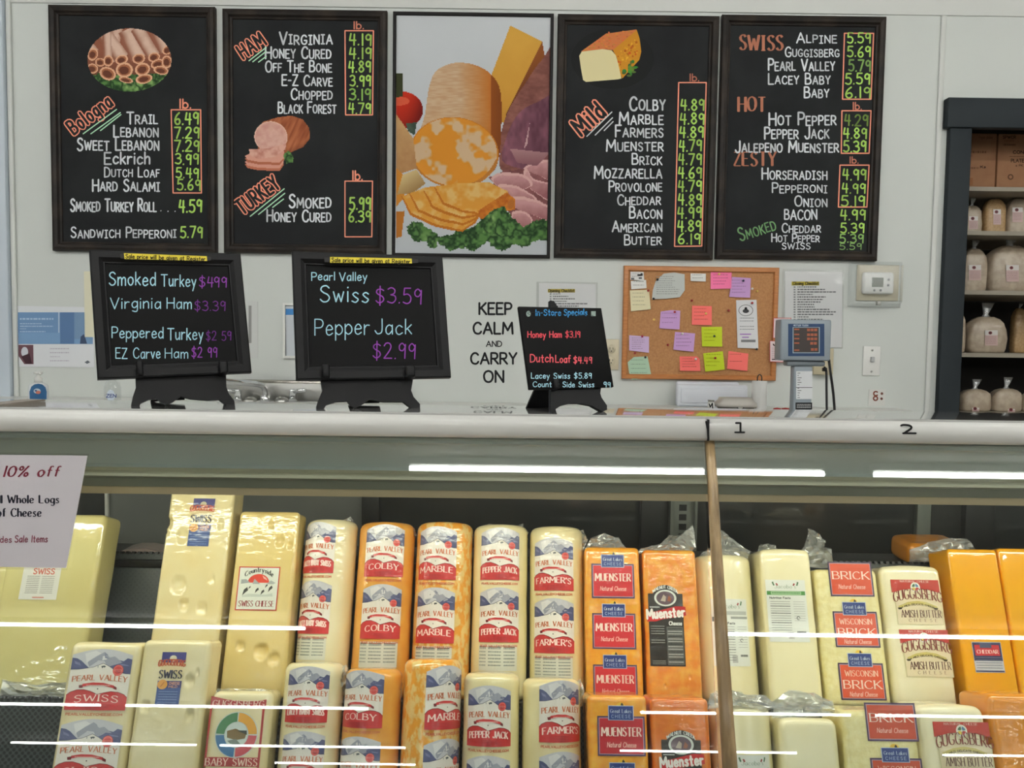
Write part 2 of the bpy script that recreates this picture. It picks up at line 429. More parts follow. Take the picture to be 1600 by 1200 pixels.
# opening with its slate blue casing
zo = at(1550, 203, WALLY).z; zt = at(1550, 157, WALLY).z; xj0 = at(1470, 420, WALLY).x; xj1 = at(1504, 420, WALLY).x
m = MB().box((xj0-.018, WALLY-.035, zo-.001), (3.8, WALLY, zt), bev=.004).box((xj0, WALLY-.025, .0), (xj1, WALLY+.12, zo), bev=.004)
struct('door_1', m, M_slate)
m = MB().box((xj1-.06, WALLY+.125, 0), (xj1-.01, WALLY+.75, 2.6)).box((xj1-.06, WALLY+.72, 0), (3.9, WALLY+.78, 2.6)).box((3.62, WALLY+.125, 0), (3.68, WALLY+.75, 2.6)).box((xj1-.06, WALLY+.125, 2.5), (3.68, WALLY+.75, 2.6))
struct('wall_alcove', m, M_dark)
# ceiling lights: housings with two tubes
def ceiling_light(x0, x1, y, z=2.93, first=[]):
    t = thing('ceiling_light', 'long white strip light with lit tubes on the store ceiling', 'ceiling light', ((x0+x1)/2, y, z), 'strip lights on the ceiling')
    h = (x1-x0)/2
    build('housing', MB().box((-h, -.03, -.03), (h, .03, .02), bev=.006), M_white, t, True)
    build('tube', MB().tube([(-h+.01, 0, -.05), (h-.01, 0, -.05)], .017, 8), M_tube, t, True)
for y, segs in ((-2.40, ((-.65, 2.0), (2.3, 5.4))), (-6.1, ((-5.25, -2.07), (2.2, 5.46))), (-10.3, ((-9.3, -5.95), (-5.6, -2.03), (1.95, 5.05), (5.4, 8.7))),
                (-14.0, ((-9.2, -5.75), (-5.33, -1.87), (2.1, 5.4), (8.1, 9.75))), (-16.3, ((-4.87, -1.9),)), (.9, ((-4.6, -1.2), (-.9, 2.5), (2.8, 6.2))), (-.55, ((-4.6, -1.2), (-.9, 2.5), (2.8, 6.2)))):  # last row is added to brighten the case front and its sign
    for a, b in segs: ceiling_light(a, b, y)

# ---------------------------------------------------------------- the glass-fronted case
XL, XR = -2.6, 2.6
TOPZ = 1.201; YF = 1.14; YB = 1.36
case = thing('deli_case', 'long white glass-fronted cheese display case below the menu boards', 'display case', (0, 1.5, 0))
# convex top
pr = []
for i in range(25):
    t = i/24; pr.append((YF+.006+(YB-YF-.006)*t, TOPZ-.0058*t*t))
pr += [(YB, 1.17), (YF+.006, 1.17)]
build('counter_top', MB().loft([[(x, y, z) for y, z in pr] for x in (XL, XR)]), M_top, case)
o = bpy.data.objects['counter_top']
for p in o.data.polygons: p.use_smooth = abs(p.normal.z) > .8
# front trim nose
zb = at(800, 684.5, YF).z
pr = [(YF+.03, TOPZ-.003), (YF+.012, TOPZ-.0015), (YF+.004, TOPZ-.003), (YF-.003, TOPZ-.009), (YF-.006, TOPZ-.018), (YF-.004, zb+.004), (YF, zb), (YF+.03, zb)]
xs = at(1106, 675, YF).x
build('front_trim', MB().loft([[(x, y, z) for y, z in pr] for x in (XL, xs-.0015)]), M_enamel, case)
build('front_trim', MB().loft([[(x, y, z) for y, z in pr] for x in (xs+.0015, XR)]), M_enamel, case)
build('joint_gap', MB().box((xs-.0015, YF-.002, zb), (xs+.0015, YF+.02, TOPZ-.003)), M_blackpl, case)
# glass
GP = Vector((0, 1.15, at(800, 686, 1.15).z)); GA = math.radians(17.9); GN = Vector((0, -math.cos(GA), math.sin(GA))); GT = Vector((0, -math.sin(GA), -math.cos(GA)))
gz = .62
def pane(x0, x1):
    P = GP+GT*-.004; Q = GP+GT*gz
    return MB().prism([(x0, P.y, P.z), (x1, P.y, P.z), (x1, Q.y, Q.z), (x0, Q.y, Q.z)], -GN*.005)
build('glass_pane', pane(XL, xs-.004), M_glass, case)
build('glass_pane', pane(xs+.006, XR), M_glass, case)
sm = MB(); pts = []
for (a, b, py) in ((1102, 1116, 686), (1107, 1122, 760), (1110, 1126, 830), (1119, 1138, 1000), (1126, 1147, 1130), (1132, 1155, 1230)):
    P = hit(a, py, GP, GN); Q = hit(b, py, GP, GN); pts.append((P, Q))
rings = []
for P, Q in pts:
    d = Q-P; rings.append([tuple(P+GN*.0005), tuple(P+d*.2+GN*.003), tuple(P+d*.4+GN*.0035), tuple(P+d*.5+GN*.002), tuple(P+d*.6+GN*.0035), tuple(P+d*.8+GN*.003), tuple(Q+GN*.0005), tuple(Q-GN*.006), tuple(P-GN*.006)])
build('glass_joint', MB().loft(rings), M_seam, case)
# header behind the glass, lamp below it
def hz(py, Y): return at(800, py, Y).z
hp = [(1.165, hz(687, 1.165)), (1.172, hz(690, 1.172)), (1.170, hz(694.5, 1.17)), (1.180, hz(697, 1.18)), (1.215, hz(733, 1.215)), (1.208, hz(738, 1.208)), (1.212, hz(743, 1.212)), (1.206, hz(749, 1.206)), (1.204, hz(752, 1.204)), (1.22, hz(755, 1.22)), (1.225, hz(768, 1.225)), (1.222, hz(779.5, 1.222))]
def strip(pp, back): return MB().loft([[(x, y, z) for y, z in pp]+[(y+back, z) and (x, y+back, z) for y, z in pp[::-1]] for x in (XL, XR)], 0, False)
build('header_panel', strip(hp[:6], .03), M_head, case)
build('header_rail', strip(hp[5:9], .03), M_headlt, case)
build('header_lip', strip(hp[8:11], .03), mat('lip enamel', (140, 142, 126), .4), case)
build('header_edge', strip(hp[10:], .03), M_tan, case)
build('case_lamp', MB().box((XL+.05, 1.27, hz(760, 1.25)), (XR-.05, 1.33, hz(752, 1.25)), bev=.004), M_white, case)
build('lamp_tube', MB().tube([(XL+.06, 1.30, 1.07), (XR-.06, 1.30, 1.07)], .014, 8), M_ctube, case)
# shell
build('case_base', MB().box((XL, .98, .04), (XR, 2.0, .42), bev=.01), M_enamel, case)
build('side_wall', MB().box((XL, 1.0, .4), (XL+.02, 2.0, 1.16)), M_white, case)
build('side_wall', MB().box((XR-.02, 1.0, .4), (XR, 2.0, 1.16)), M_white, case)
build('rear_top', MB().box((XL+.02, YB-.005, 1.095), (XR-.02, 2.0, 1.11)), M_enamel, case)
BY = 1.93
def seg(x0, x1, Y, m, nm, t=.012, py0=760, py1=930, tilt=0):
    a = at(x0, 790, Y); b = at(x1, 790, Y)
    build(nm, MB().box((a.x, Y, .5), (b.x, Y+t, 1.095), bev=.002), m, case)
seg(-400, 163, BY+.02, M_blackpl, 'rear_panel')
seg(163, 168, BY-.01, M_white, 'door_edge')
seg(166, 568, BY, M_greypanel, 'sliding_door')
seg(565, 593, BY-.02, M_blackpl, 'door_stile', .03)
seg(592, 1006, BY, M_glassdark, 'sliding_door')
seg(1002, 1046, BY-.02, M_blackpl, 'door_stile', .03)
a = at(1046, 790, BY-.03); b = at(1088, 790, BY-.03)
m = MB().box((a.x, BY-.03, .5), (b.x, BY-.02, 1.095), bev=.002).box((a.x, BY-.045, .5), (a.x+.008, BY-.02, 1.095)).box((b.x-.006, BY-.045, .5), (b.x, BY-.02, 1.095))
up = build('slotted_upright', m, M_galv, case)
for k in range(9):
    z = at(1068, 793+k*15, BY-.03).z; build('slot', MB().box(((a.x+b.x)/2-.009, BY-.0315, z-.0075), ((a.x+b.x)/2+.009, BY-.0299, z+.0075)), M_blackpl, up)
seg(1088, 1112, BY-.02, M_blackpl, 'door_stile', .03)
seg(1110, 1436, BY, M_glassdark, 'sliding_door')
seg(1434, 1456, BY-.015, M_galv, 'door_stile', .02)
seg(1455, 1512, BY, M_glassdark, 'sliding_door')
seg(1510, 1556, BY-.02, M_blackpl, 'door_stile', .03)
seg(1552, 2000, BY, M_glassdark, 'sliding_door')
# digits and mark on the trim
def on_trim(px, py, off): return at(px, py, YF-.0062-off)
d = Draw(on_trim, True); bk = L((28, 28, 30))
d.line([(1150, 661), (1157, 661), (1157, 675)], 3.2, bk); d.line([(1148.5, 675.5), (1163, 675.5)], 2.6, bk)
d.build('digit_one', case, P_matte)
d = Draw(on_trim, True)
d.line(catmull([(1408, 665), (1412, 664), (1421, 665), (1424, 669), (1414, 676)]), 3.4, bk); d.line([(1411, 677), (1431, 677)], 3, bk)
d.build('digit_two', case, P_matte)
d = Draw(on_trim, True); d.line([(1103.5, 659), (1106, 672), (1107, 687)], 3.2, bk); d.build('joint_mark', case, P_matte)
# end strip lying across the top at the far left
a = at(-60, 655, 1.12); m = MB()
P0 = at(-4, 641.5, 1.152); P1 = at(71, 627.5, 1.285)
for q_ in (P0, P1): q_.z = TOPZ-.0058*((q_.y-YF-.006)/(YB-YF-.006))**2+.0003
m.prism([P0+Vector((-.03, 0, 0)), P0, P1, P1+Vector((-.03, 0, 0))], (0, 0, .003))
solo('cover_strip', 'pale cover strip lying across the far left end of the case top', 'strip', m, mat('taupe strip', (150, 140, 130), .5))

# ---------------------------------------------------------------- racks for the two rows
LEAN = math.radians(20.5); LT = Vector((0, math.sin(LEAN), math.cos(LEAN))); LN = Vector((0, math.cos(LEAN), -math.sin(LEAN)))   # LN points into the case
PB = at(800, 1085, 1.44); PF = at(800, 1050, 1.34)
RX = Matrix.Rotation(-LEAN, 3, 'X')
def rack(name, label, P, pback, pbase, depth, ptop, pan):
    """slanted back panel with a ledge under the cheeses"""
    base = hit(800, pbase, P, LN); top = hit(800, ptop, P+LN*depth, LN)
    t = thing(name, label, 'rack', (0, base.y, base.z), None, RX)
    inv = PM[t.name].inverted(); h = (inv @ top).z
    build('back_panel', MB().box((XL+.03, depth, -.01), (XR-.03, depth+.005, h), bev=.0015), M_rack, t, True)
    build('ledge', MB().box((XL+.03, .002, -.012), (XR-.03, depth+.005, 0), bev=.002), M_rack, t, True)
    mb = MB()
    for k in range(200):
        x = -1.2+k*.012; mb.box((x, depth-.004, h-.002), (x+.006, depth+.005, h+.003))
    build('rib_edge', mb, M_blackpl, t, True)
    return t
BASE_B = hit(800, 1098, PB, LN); LEN_F = .30
rack('cheese_rack', 'black ribbed display rack behind the upper row of cheeses', PB, 0, 1098, .112, 872, 1)
bf = PF-LT*.315
t = thing('cheese_rack', 'black ribbed display rack behind the lower row of cheeses', 'rack', bf, None, RX)
h = (PM[t.name].inverted() @ hit(800, 1101, PF+LN*.106, LN)).z
build('back_panel', MB().box((XL+.03, .106, -.01), (XR-.03, .110, h), bev=.0015), M_rack, t, True)
build('ledge', MB().box((XL+.03, .002, -.012), (XR-.03, .11, 0), bev=.002), M_rack, t, True)
mb = MB()
for k in range(200):
    x = -1.2+k*.012; mb.box((x, .103, h-.002), (x+.006, .110, h+.003))
build('rib_edge', mb, M_blackpl, t, True)
# sloped floor of the case under the racks
build('case_deck', MB().prism([(XL+.02, 1.02, .42), (XR-.02, 1.02, .42), (XR-.02, 1.9, .6), (XL+.02, 1.9, .6)], (0, 0, -.01)), M_blackpl, case)
# ---------------------------------------------------------------- wall boards
M_oak = mat('dark brown frame', (34, 30, 28), .5, c2=(58, 49, 42), nscale=14, lo=.45, hi=.75, vec=(1, 1, 1), bump=(40, .1), spec=.25)
M_chalk = mat('chalkboard', (32, 33, 35), .75, c2=(38, 40, 41), nscale=5, bump=(300, .05), spec=.2)
M_thin = mat('thin black frame', (24, 21, 21), .5, spec=.2)
WHT = L((226, 230, 234), 1.05); GRN = L((178, 220, 104), 1.05); SAL = L((244, 150, 124), 1.1); PGR = L((180, 225, 190), 1.1); DGR = L((120, 150, 70)); BLK = L((34, 36, 38))
def frame_mb(x0, x1, z0, z1, Y, prof):
    """mitred frame: prof lists (inset, height above the wall)"""
    m = MB(); rings = [[(x0+i, Y-h, z0+i), (x1-i, Y-h, z0+i), (x1-i, Y-h, z1-i), (x0+i, Y-h, z1-i)] for i, h in prof]
    return m.loft(rings, 0, False, False)
def rect_of(cs, Y):
    P = [at(x, y, Y) for x, y in cs]
    return (P[0].x+P[3].x)/2, (P[1].x+P[2].x)/2, (P[2].z+P[3].z)/2, (P[0].z+P[1].z)/2
FRAME = [(0, 0), (0, .018), (.004, .026), (.014, .030), (.024, .026), (.029, .017), (.035, .014), (.037, .008)]
FY = WALLY-.032
def board(label, cs):
    x0, x1, z0, z1 = rect_of(cs, FY)
    t = thing('menu_board', label, 'menu board', ((x0+x1)/2, WALLY, z0), 'menu boards on the back wall')
    build('frame', frame_mb(x0, x1, z0, z1, WALLY, FRAME), M_oak, t)
    build('chalkboard', MB().box((x0+.03, WALLY-.009, z0+.03), (x1-.03, WALLY-.001, z1-.03)), M_chalk, t)
    return t
CB = on_wall(WALLY-.009)
def items(t, rows, th=.15):
    d = Draw(CB, True)
    for r in rows:
        s, a, b, y, h = r[:5]; c = r[5] if len(r) > 5 else WHT; k = r[6] if len(r) > 6 else th
        d.text(s, a, y, h, c, b, k, small=(None if s in ('Eckrich',) else .74), jit=.3, barI=True)
    d.build('item_lettering', t, P_matte)
def prices(t, rows, boxes, lbs):
    d = Draw(CB, True)
    for s, a, b, y, h, *c in rows: d.text(s, a, y, h, c[0] if c else GRN, b, .15, jit=.3)
    d.build('price_lettering', t, P_matte)
    for q in boxes:
        d = Draw(CB, True)
        for i in range(4): d.line([q[i], q[(i+1) % 4]], 1.9, SAL)
        d.build('price_box', t, P_matte)
    for a, b, y, h, *k in lbs:
        d = Draw(CB, True); d.text('lb.', a, y, h, tuple(v*(k[0] if k else 1) for v in SAL), b, .17); d.build('unit_lettering', t, P_matte)
def bubble(d, s, x, y, h, x1len, rot, c=SAL):
    d.text(s, x, y, h, c, x+x1len, .34, rot=rot, sp=.3); d.up(); d.text(s, x, y, h, BLK, x+x1len, .17, rot=rot, sp=.3); d.up()
def P3(s, a, b, y, h, *r): return (s, a, b, y, h, *r)

t = board('leftmost black menu board with an oval picture of rolled sliced meat', [(72, 3), (333, 10), (337, 395), (79, 391)]); B1 = t
items(t, [('Trail', 198.5, 246, 193, 18), ('Lebanon', 178, 247, 213.5, 18), ('Sweet Lebanon', 121, 248, 234.5, 19), ('Eckrich', 163.5, 234, 256, 18), ('Dutch Loaf', 163.5, 249, 276.5, 15), ('Hard Salami', 145, 249, 298.5, 18), ('Smoked Turkey Roll', 110.5, 244, 330, 19), ('. . .', 251, 274, 330, 12), ('Sandwich Pepperoni', 111, 275, 371.5, 16)])
prices(t, [('6.49', 273, 310, 194, 18), ('7.29', 273, 311, 216, 17), ('7.29', 273, 311, 236.5, 17), ('3.99', 274, 310, 256.5, 16), ('5.49', 275, 310, 278, 15.5), ('5.69', 277, 313, 297, 16.5), ('4.59', 280, 315, 331.5, 19), ('5.79', 282, 316, 371.5, 17)],
       [((267.5, 171.5), (313.5, 171.5), (314.8, 301.5), (270.5, 301.5))], [(281, 298, 169, 14)])
d = Draw(CB, True); bubble(d, 'Bologna', 116, 210, 22, 76, math.radians(37))
for a, b in (((130, 209), (182, 171)), ((142, 209), (188, 176)), ((157, 204), (189, 179))): d.line([a, b], 1.8, PGR)
d.build('heading_lettering', t, P_matte)

t = board('black menu board with a sliced ham picture, second from the left', [(346, 10), (604, 15), (602, 398), (347, 394)]); B2 = t
items(t, [('Virginia', 437, 519, 69, 19), ('Honey Cured', 415, 517, 91, 18), ('Off The Bone', 415, 518, 112.5, 17), ('E-Z Carve', 441, 519, 134, 16.5), ('Chopped', 455, 519, 155, 17), ('Black Forest', 435, 525, 176.7, 17), ('Smoked', 452, 517, 324.7, 20), ('Honey Cured', 417.5, 517, 346, 18)])
prices(t, [('4.19', 546, 580, 70.5, 17.5), ('4.19', 546, 580, 92, 17), ('4.89', 545, 579, 113, 17), ('3.99', 547, 579, 134.5, 16.5), ('3.19', 546, 579, 156, 17, L((150, 200, 95))), ('4.79', 545, 579, 177, 16), ('5.99', 546, 579, 327.5, 19), ('6.39', 545, 579, 346.5, 17)],
       [((539, 48), (583.5, 48), (582, 179.5), (540, 179.5)), ((539, 283), (582, 283), (581, 370), (539, 370))], [(553, 568, 45, 12, .7), (551, 566, 281, 14)])
d = Draw(CB, True); bubble(d, 'HAM', 381, 92, 22, 42, math.radians(33)); d.build('heading_lettering', t, P_matte); d = Draw(CB, True); bubble(d, 'TURKEY', 380, 335, 23, 72, math.radians(36))
for a, b in (((389, 95), (416, 74)), ((395, 96.5), (416, 80)), ((404, 97), (416, 88)), ((391, 338), (444, 295)), ((404, 335), (445, 302)), ((426, 324), (443, 311))): d.line([a, b], 1.8, PGR)
d.build('heading_lettering', t, P_matte)

t = board('black menu board with a block of orange-rind cheese pictured, right of the food poster', [(872, 20), (1127, 22), (1114, 405), (866, 402)]); B4 = t
items(t, [('Colby', 984, 1039, 172, 21), ('Marble', 968, 1036, 194, 18.5), ('Farmers', 962, 1036, 214.3, 18), ('Muenster', 948, 1036, 235.5, 17.5), ('Brick', 988, 1034, 257, 16.5), ('Mozzarella', 929, 1034, 278, 18.5), ('Provolone', 952, 1034, 299, 16.5), ('Cheddar', 965, 1032, 320, 16), ('Bacon', 984, 1034, 341, 17.5), ('American', 957, 1034, 362, 16.5), ('Butter', 976, 1033, 382, 15.5)])
prices(t, [('4.89', 1064, 1100, 172, 17), ('4.89', 1063, 1100, 194, 17), ('4.89', 1062, 1099, 215, 17), ('4.79', 1061.5, 1096, 236, 17), ('4.79', 1060.5, 1096, 257, 17), ('4.69', 1060, 1096, 278, 17), ('4.79', 1060, 1096, 299, 17), ('4.89', 1060, 1096, 320.5, 17), ('4.99', 1059, 1096, 340.5, 17), ('4.89', 1059, 1095, 361.5, 17), ('6.19', 1059.5, 1094, 381, 16)],
       [((1060.5, 129), (1103.5, 129), (1096.5, 384.5), (1054, 385))], [(1078, 1092, 126.5, 11, .5)])
d = Draw(CB, True); bubble(d, 'Mild', 909, 212, 27, 50, math.radians(41))
for a, b in (((917, 213), (956, 175)), ((930, 211), (957, 184)), ((944, 204), (958, 190))): d.line([a, b], 1.7, L((214, 220, 220)))
d.build('heading_lettering', t, P_matte)
d = Draw(CB, True)     # pictured cheese block
def q4(p): return [(865+a/3, 10+b/3) for a, b in p]
d.ell(957, 92, 64.5, 47, L((27, 28, 29)), 48); d.up()
d.poly(q4([(128, 212), (245, 128), (388, 108), (396, 135), (285, 205), (230, 200)]), L((206, 120, 70))); d.up()
rr = random.Random(3)
for k in range(60):
    u = rr.uniform(0, 1); v = rr.uniform(0, 1); x = 140+u*130+v*120; y = 207-v*88-u*6; d.ell(865+x/3, 10+y/3, rr.uniform(1, 2.6), rr.uniform(.6, 1.5), L((rr.randint(180, 222), rr.randint(96, 140), 62)), 8)
d.poly(q4([(278, 205), (390, 110), (403, 150), (411, 212), (402, 250), (322, 338), (305, 300), (296, 240)]), L((204, 138, 36))); d.up()
for k in range(50):
    u = rr.uniform(.05, .95); v = rr.uniform(.1, .9); x = 295+u*105; y = 215-u*95+v*105; d.ell(865+x/3, 10+y/3, rr.uniform(.8, 2.2), rr.uniform(1, 2.6), L(rr.choice([(226, 170, 50), (178, 96, 24), (200, 90, 30), (214, 150, 40)])), 8)
d.up(); d.poly(q4([(120, 232), (132, 212), (230, 200), (272, 206), (292, 230), (303, 270), (318, 338), (300, 342), (152, 354), (138, 345), (128, 290)]), L((226, 214, 164))); d.up()
for k in range(26):
    a = rr.uniform(0, 6.3); r = rr.uniform(0, 1)
    x = 362+math.cos(a)*38*r; y = 300+math.sin(a)*44*r; d.ell(865+x/3, 10+y/3, rr.uniform(1.5, 4), rr.uniform(1.5, 4), L((rr.randint(50, 110), rr.randint(100, 150), 52)), 7)
d.build('picture', t, P_matte)

t = board('rightmost black menu board, lettered all over with no picture', [(1129, 22), (1388, 22), (1373, 407), (1120, 404)]); B5 = t
items(t, [('Alpine', 1245, 1307, 67, 15.5), ('Guggisberg', 1227, 1311, 88.5, 15), ('Pearl Valley', 1201, 1304, 110, 17.5), ('Lacey Baby', 1201, 1297, 131, 16.5), ('Baby', 1257, 1295, 152, 16.5), ('Hot Pepper', 1202, 1306, 195.5, 19), ('Pepper Jack', 1195, 1295, 216.5, 18), ('Jalepeno Muenster', 1149, 1310, 237.5, 17.5, WHT, .16), ('Horseradish', 1191, 1292, 280, 17), ('Pepperoni', 1207, 1292, 301, 15), ('Onion', 1242, 1292, 322.5, 16), ('BACON', 1226, 1276, 343, 15), ('Cheddar', 1222, 1282, 363.5, 14, WHT, .15), ('Hot Pepper', 1206, 1280, 377.5, 12.5, WHT, .17), ('SWISS', 1222, 1266, 389, 9.5, WHT, .17)])
prices(t, [('5.59', 1324, 1360, 67, 15.5), ('5.69', 1324, 1360, 88.5, 16), ('5.79', 1326, 1360, 111, 17, L((135, 175, 95))), ('5.59', 1321, 1359, 131.5, 16.5), ('6.19', 1321, 1360, 152.5, 16.5), ('4.29', 1320, 1356, 196, 17, DGR), ('4.89', 1318, 1354, 216.5, 16), ('5.39', 1318, 1353, 237, 17), ('4.99', 1317, 1353, 281, 16.5), ('4.99', 1316, 1352, 301.5, 15), ('5.19', 1314.5, 1351, 322.5, 16), ('4.99', 1313.5, 1352, 344, 16), ('5.39', 1313.5, 1350, 364, 15), ('5.39', 1312, 1349, 379, 13.5, L((150, 195, 110))), ('5.59', 1312, 1346, 390, 9.5, L((140, 180, 110)))],
       [((1319.5, 52), (1365, 52), (1361, 155), (1316.5, 155)), ((1315.5, 173), (1361, 173), (1358, 239.5), (1314.5, 239.5)), ((1312.5, 258), (1358, 258), (1354.5, 323.5), (1310, 323.5))], [(1333, 1346, 171, 11, .7), (1328, 1341, 255, 10, .6)])
dsal = L((190, 122, 96))
for s, a, b, y, h in (('SWISS', 1156, 1223, 78, 23), ('HOT', 1154, 1196, 173.5, 22), ('ZESTY', 1147, 1212, 259, 21)): d = Draw(CB, True); d.text(s, a, y, h, dsal, b, .2, serif=.09, jit=.15, barI=True); d.build('heading_lettering', t, P_matte)
d = Draw(CB, True); d.text('Smoked', 1157, 376, 20, L((120, 165, 112)), 1216, .12, rot=math.radians(17), small=.7, jit=.2)
d.build('heading_lettering', t, P_matte)

# ---------------------------------------------------------------- painted pictures on a fine grid (printed photographs)
def vn(X, Y, s, seed=0):
    """smooth value noise"""
    r = np.random.RandomState(seed); T = r.rand(64, 64); x = X/s; y = Y/s
    xi = np.floor(x).astype(int); yi = np.floor(y).astype(int); fx = x-xi; fy = y-yi; fx = fx*fx*(3-2*fx); fy = fy*fy*(3-2*fy)
    g = lambda a, b: T[a % 64, b % 64]
    return (g(xi, yi)*(1-fx)+g(xi+1, yi)*fx)*(1-fy)+(g(xi, yi+1)*(1-fx)+g(xi+1, yi+1)*fx)*fy
def fbm(X, Y, s, seed=0): return (vn(X, Y, s, seed)*.5+vn(X, Y, s/2, seed+1)*.3+vn(X, Y, s/4, seed+2)*.2)
class Paint:
    def __init__(s, x0, y0, x1, y1, st):
        s.x0, s.y0, s.st = x0, y0, st; nx = int((x1-x0)/st); ny = int((y1-y0)/st); s.nx, s.ny = nx, ny
        s.X, s.Y = np.meshgrid(x0+(np.arange(nx)+.5)*st, y0+(np.arange(ny)+.5)*st)
        s.C = np.zeros((ny, nx, 3)); s.A = np.zeros((ny, nx), bool)
    def poly(s, P, wob=0, ws=5, seed=1):
        X, Y = s.X, s.Y
        if wob: X = X+(fbm(X, Y, ws, seed)-.5)*wob; Y = Y+(fbm(Y, X, ws, seed+5)-.5)*wob
        ins = np.zeros(X.shape, bool); n = len(P)
        for i in range(n):
            (xa, ya), (xb, yb) = P[i], P[(i+1) % n]
            if ya == yb: continue
            ins ^= ((ya > Y) != (yb > Y)) & (X < (xb-xa)*(Y-ya)/(yb-ya)+xa)
        return ins
    def ell(s, cx, cy, rx, ry, rot=0):
        c, n = math.cos(rot), math.sin(rot); u = ((s.X-cx)*c+(s.Y-cy)*n)/rx; v = (-(s.X-cx)*n+(s.Y-cy)*c)/ry
        return u*u+v*v < 1
    def put(s, m, c):
        c = np.asarray(c, float); c = np.broadcast_to(c, s.C.shape); s.C[m] = c[m]; s.A |= m
    def mix(s, a, b, t):
        t = np.clip(t, 0, 1)[..., None]; return np.asarray(a, float)*(1-t)+np.asarray(b, float)*t
    def lettuce(s, m, seed=0):
        n = np.abs(fbm(s.X, s.Y, 13, seed)-.5)*4; k = fbm(s.X, s.Y, 22, seed+9)
        s.put(m, s.mix(s.mix((34, 60, 34), (92, 134, 72), n*1.2), (150, 184, 112), (k-.5)*3*n))
    def mb(s, f):
        nx, ny = s.nx, s.ny; m = MB(); idx = {}
        lin = np.where(s.C/255 <= .04045, s.C/255/12.92, ((s.C/255+.055)/1.055)**2.4)
        for j in range(ny):
            for i in range(nx):
                if not s.A[j, i]: continue
                q = []
                for a, b in ((i, j), (i, j+1), (i+1, j+1), (i+1, j)):
                    k = idx.get((a, b))
                    if k is None:
                        k = idx[(a, b)] = len(m.V); m.V.append(tuple(f(s.x0+a*s.st, s.y0+b*s.st, .0006)))
                    q.append(k)
                m.F.append(q); m.M.append(0); m.S.append(False); m.C.append(tuple(lin[j, i]))
        return m
# big poster
cs = [(613, 17), (866, 21), (859, 403), (613, 400)]
x0, x1, z0, z1 = rect_of(cs, WALLY-.02)
t = thing('food_poster', 'large colour poster of cut cheese and ham in a thin black frame', 'poster', ((x0+x1)/2, WALLY, z0))
build('frame', frame_mb(x0, x1, z0, z1, WALLY, [(0, 0), (0, .018), (.003, .02), (.010, .02), (.012, .017), (.012, .01)]), M_thin, t)
build('backing', MB().box((x0+.006, WALLY-.010, z0+.006), (x1-.006, WALLY-.001, z1-.006)), mat('poster paper', (214, 218, 222), .5), t)
def pp(*a): return [(600+u/2.929, v/2.929) for u, v in a]
def sm(P): return catmull([P[-1]]+list(P)+[P[0], P[1]], 5)[5:-5]
g = Paint(619, 23.5, 860, 398, 1.3); X, Y = g.X, g.Y
on = (X > at(619, 300, 3).x*0+617)
g.put(on, g.mix((216, 220, 224), (198, 203, 208), (Y-40)/300+(fbm(X, Y, 60)-.5)*.2))
g.put(g.ell(628, 172, 33, 29), g.mix((206, 52, 30), (120, 24, 16), ((X-620)/40)**2+(Y-168)/60)); g.put(g.ell(622, 158, 18, 7), (226, 96, 66)); g.put(g.poly(pp((55, 335), (85, 335), (88, 440), (55, 448))), (62, 66, 40))
g.put(g.poly(pp((100, 565), (150, 560), (140, 620), (110, 600))), g.mix((50, 66, 60), (90, 110, 90), fbm(X, Y, 8)))
g.put(g.poly(pp((578, 117), (724, 190), (560, 560), (530, 560), (470, 400))), g.mix((226, 172, 74), (198, 140, 52), (Y-60)/160+(fbm(X, Y, 30)-.5)*.3))
g.put(g.poly(pp((724, 190), (736, 255), (640, 420), (545, 590), (560, 520))), g.mix((150, 86, 40), (110, 60, 34), (Y-80)/90))
hm = g.poly(sm(pp((800, 225), (724, 272), (650, 376), (578, 490), (540, 590), (532, 680), (552, 790), (800, 820))))
g.put(hm, g.mix(g.mix((156, 104, 92), (120, 72, 66), fbm(X*1.3, Y*3, 20, 4)*1.4-.2), (90, 52, 52), (X-850)/60))
g.put(g.poly(sm(pp((800, 450), (700, 468), (616, 520), (560, 630), (556, 750), (800, 760)))), g.mix((152, 98, 112), (96, 58, 72), fbm(X*2, Y, 30, 2)*1.6-.3))
g.put(g.poly(pp((668, 560), (655, 660), (640, 685))), (206, 168, 168))
lg = g.poly(sm(pp((160, 620), (188, 520), (206, 400), (236, 328), (300, 292), (370, 288), (440, 306), (496, 346), (528, 400), (538, 480), (536, 600), (526, 720), (480, 800), (300, 850), (150, 760))))
sh = ((X-600-285/2.93)/62)
bandn = vn(X*.7, Y*3.5, 6, 3)
g.put(lg, g.mix(g.mix((200, 160, 122), (216, 186, 152), bandn), (196, 112, 38), np.clip(sh*1.1-.35, 0, 1)+np.clip(-sh-.75, 0, 1)*.7+(fbm(X, Y, 25, 8)-.5)*.3))
g.put(lg & (sh > 1.12), g.mix((150, 80, 30), (96, 50, 24), sh-1.1))
fa = g.ell(600+323/2.93, 698/2.93, 69, 55, .12)
mk = fbm(X, Y, 22, 11)
g.put(fa, g.mix((222, 146, 46), (214, 182, 146), (mk-.5)*9+.2)); g.put(fa & ~g.ell(600+323/2.93, 695/2.93, 66.5, 53, .12), (206, 128, 36))
g.put(fa & (((X-600-323/2.93)/69)**2+((Y-225)/66)**2 > 1.0) & (Y > 250), (190, 122, 50))
g.put(g.poly(pp((50, 515), (135, 635), (150, 770), (60, 800), (48, 700))), g.mix((206, 164, 112), (178, 128, 84), (Y-190)/90+(fbm(X, Y, 12)-.5)*.6))
g.put(g.poly(pp((45, 760), (90, 800), (95, 900), (45, 960))), (214, 140, 50)); g.put(g.poly(pp((45, 970), (95, 965), (80, 1085), (45, 1090))), (190, 118, 44))
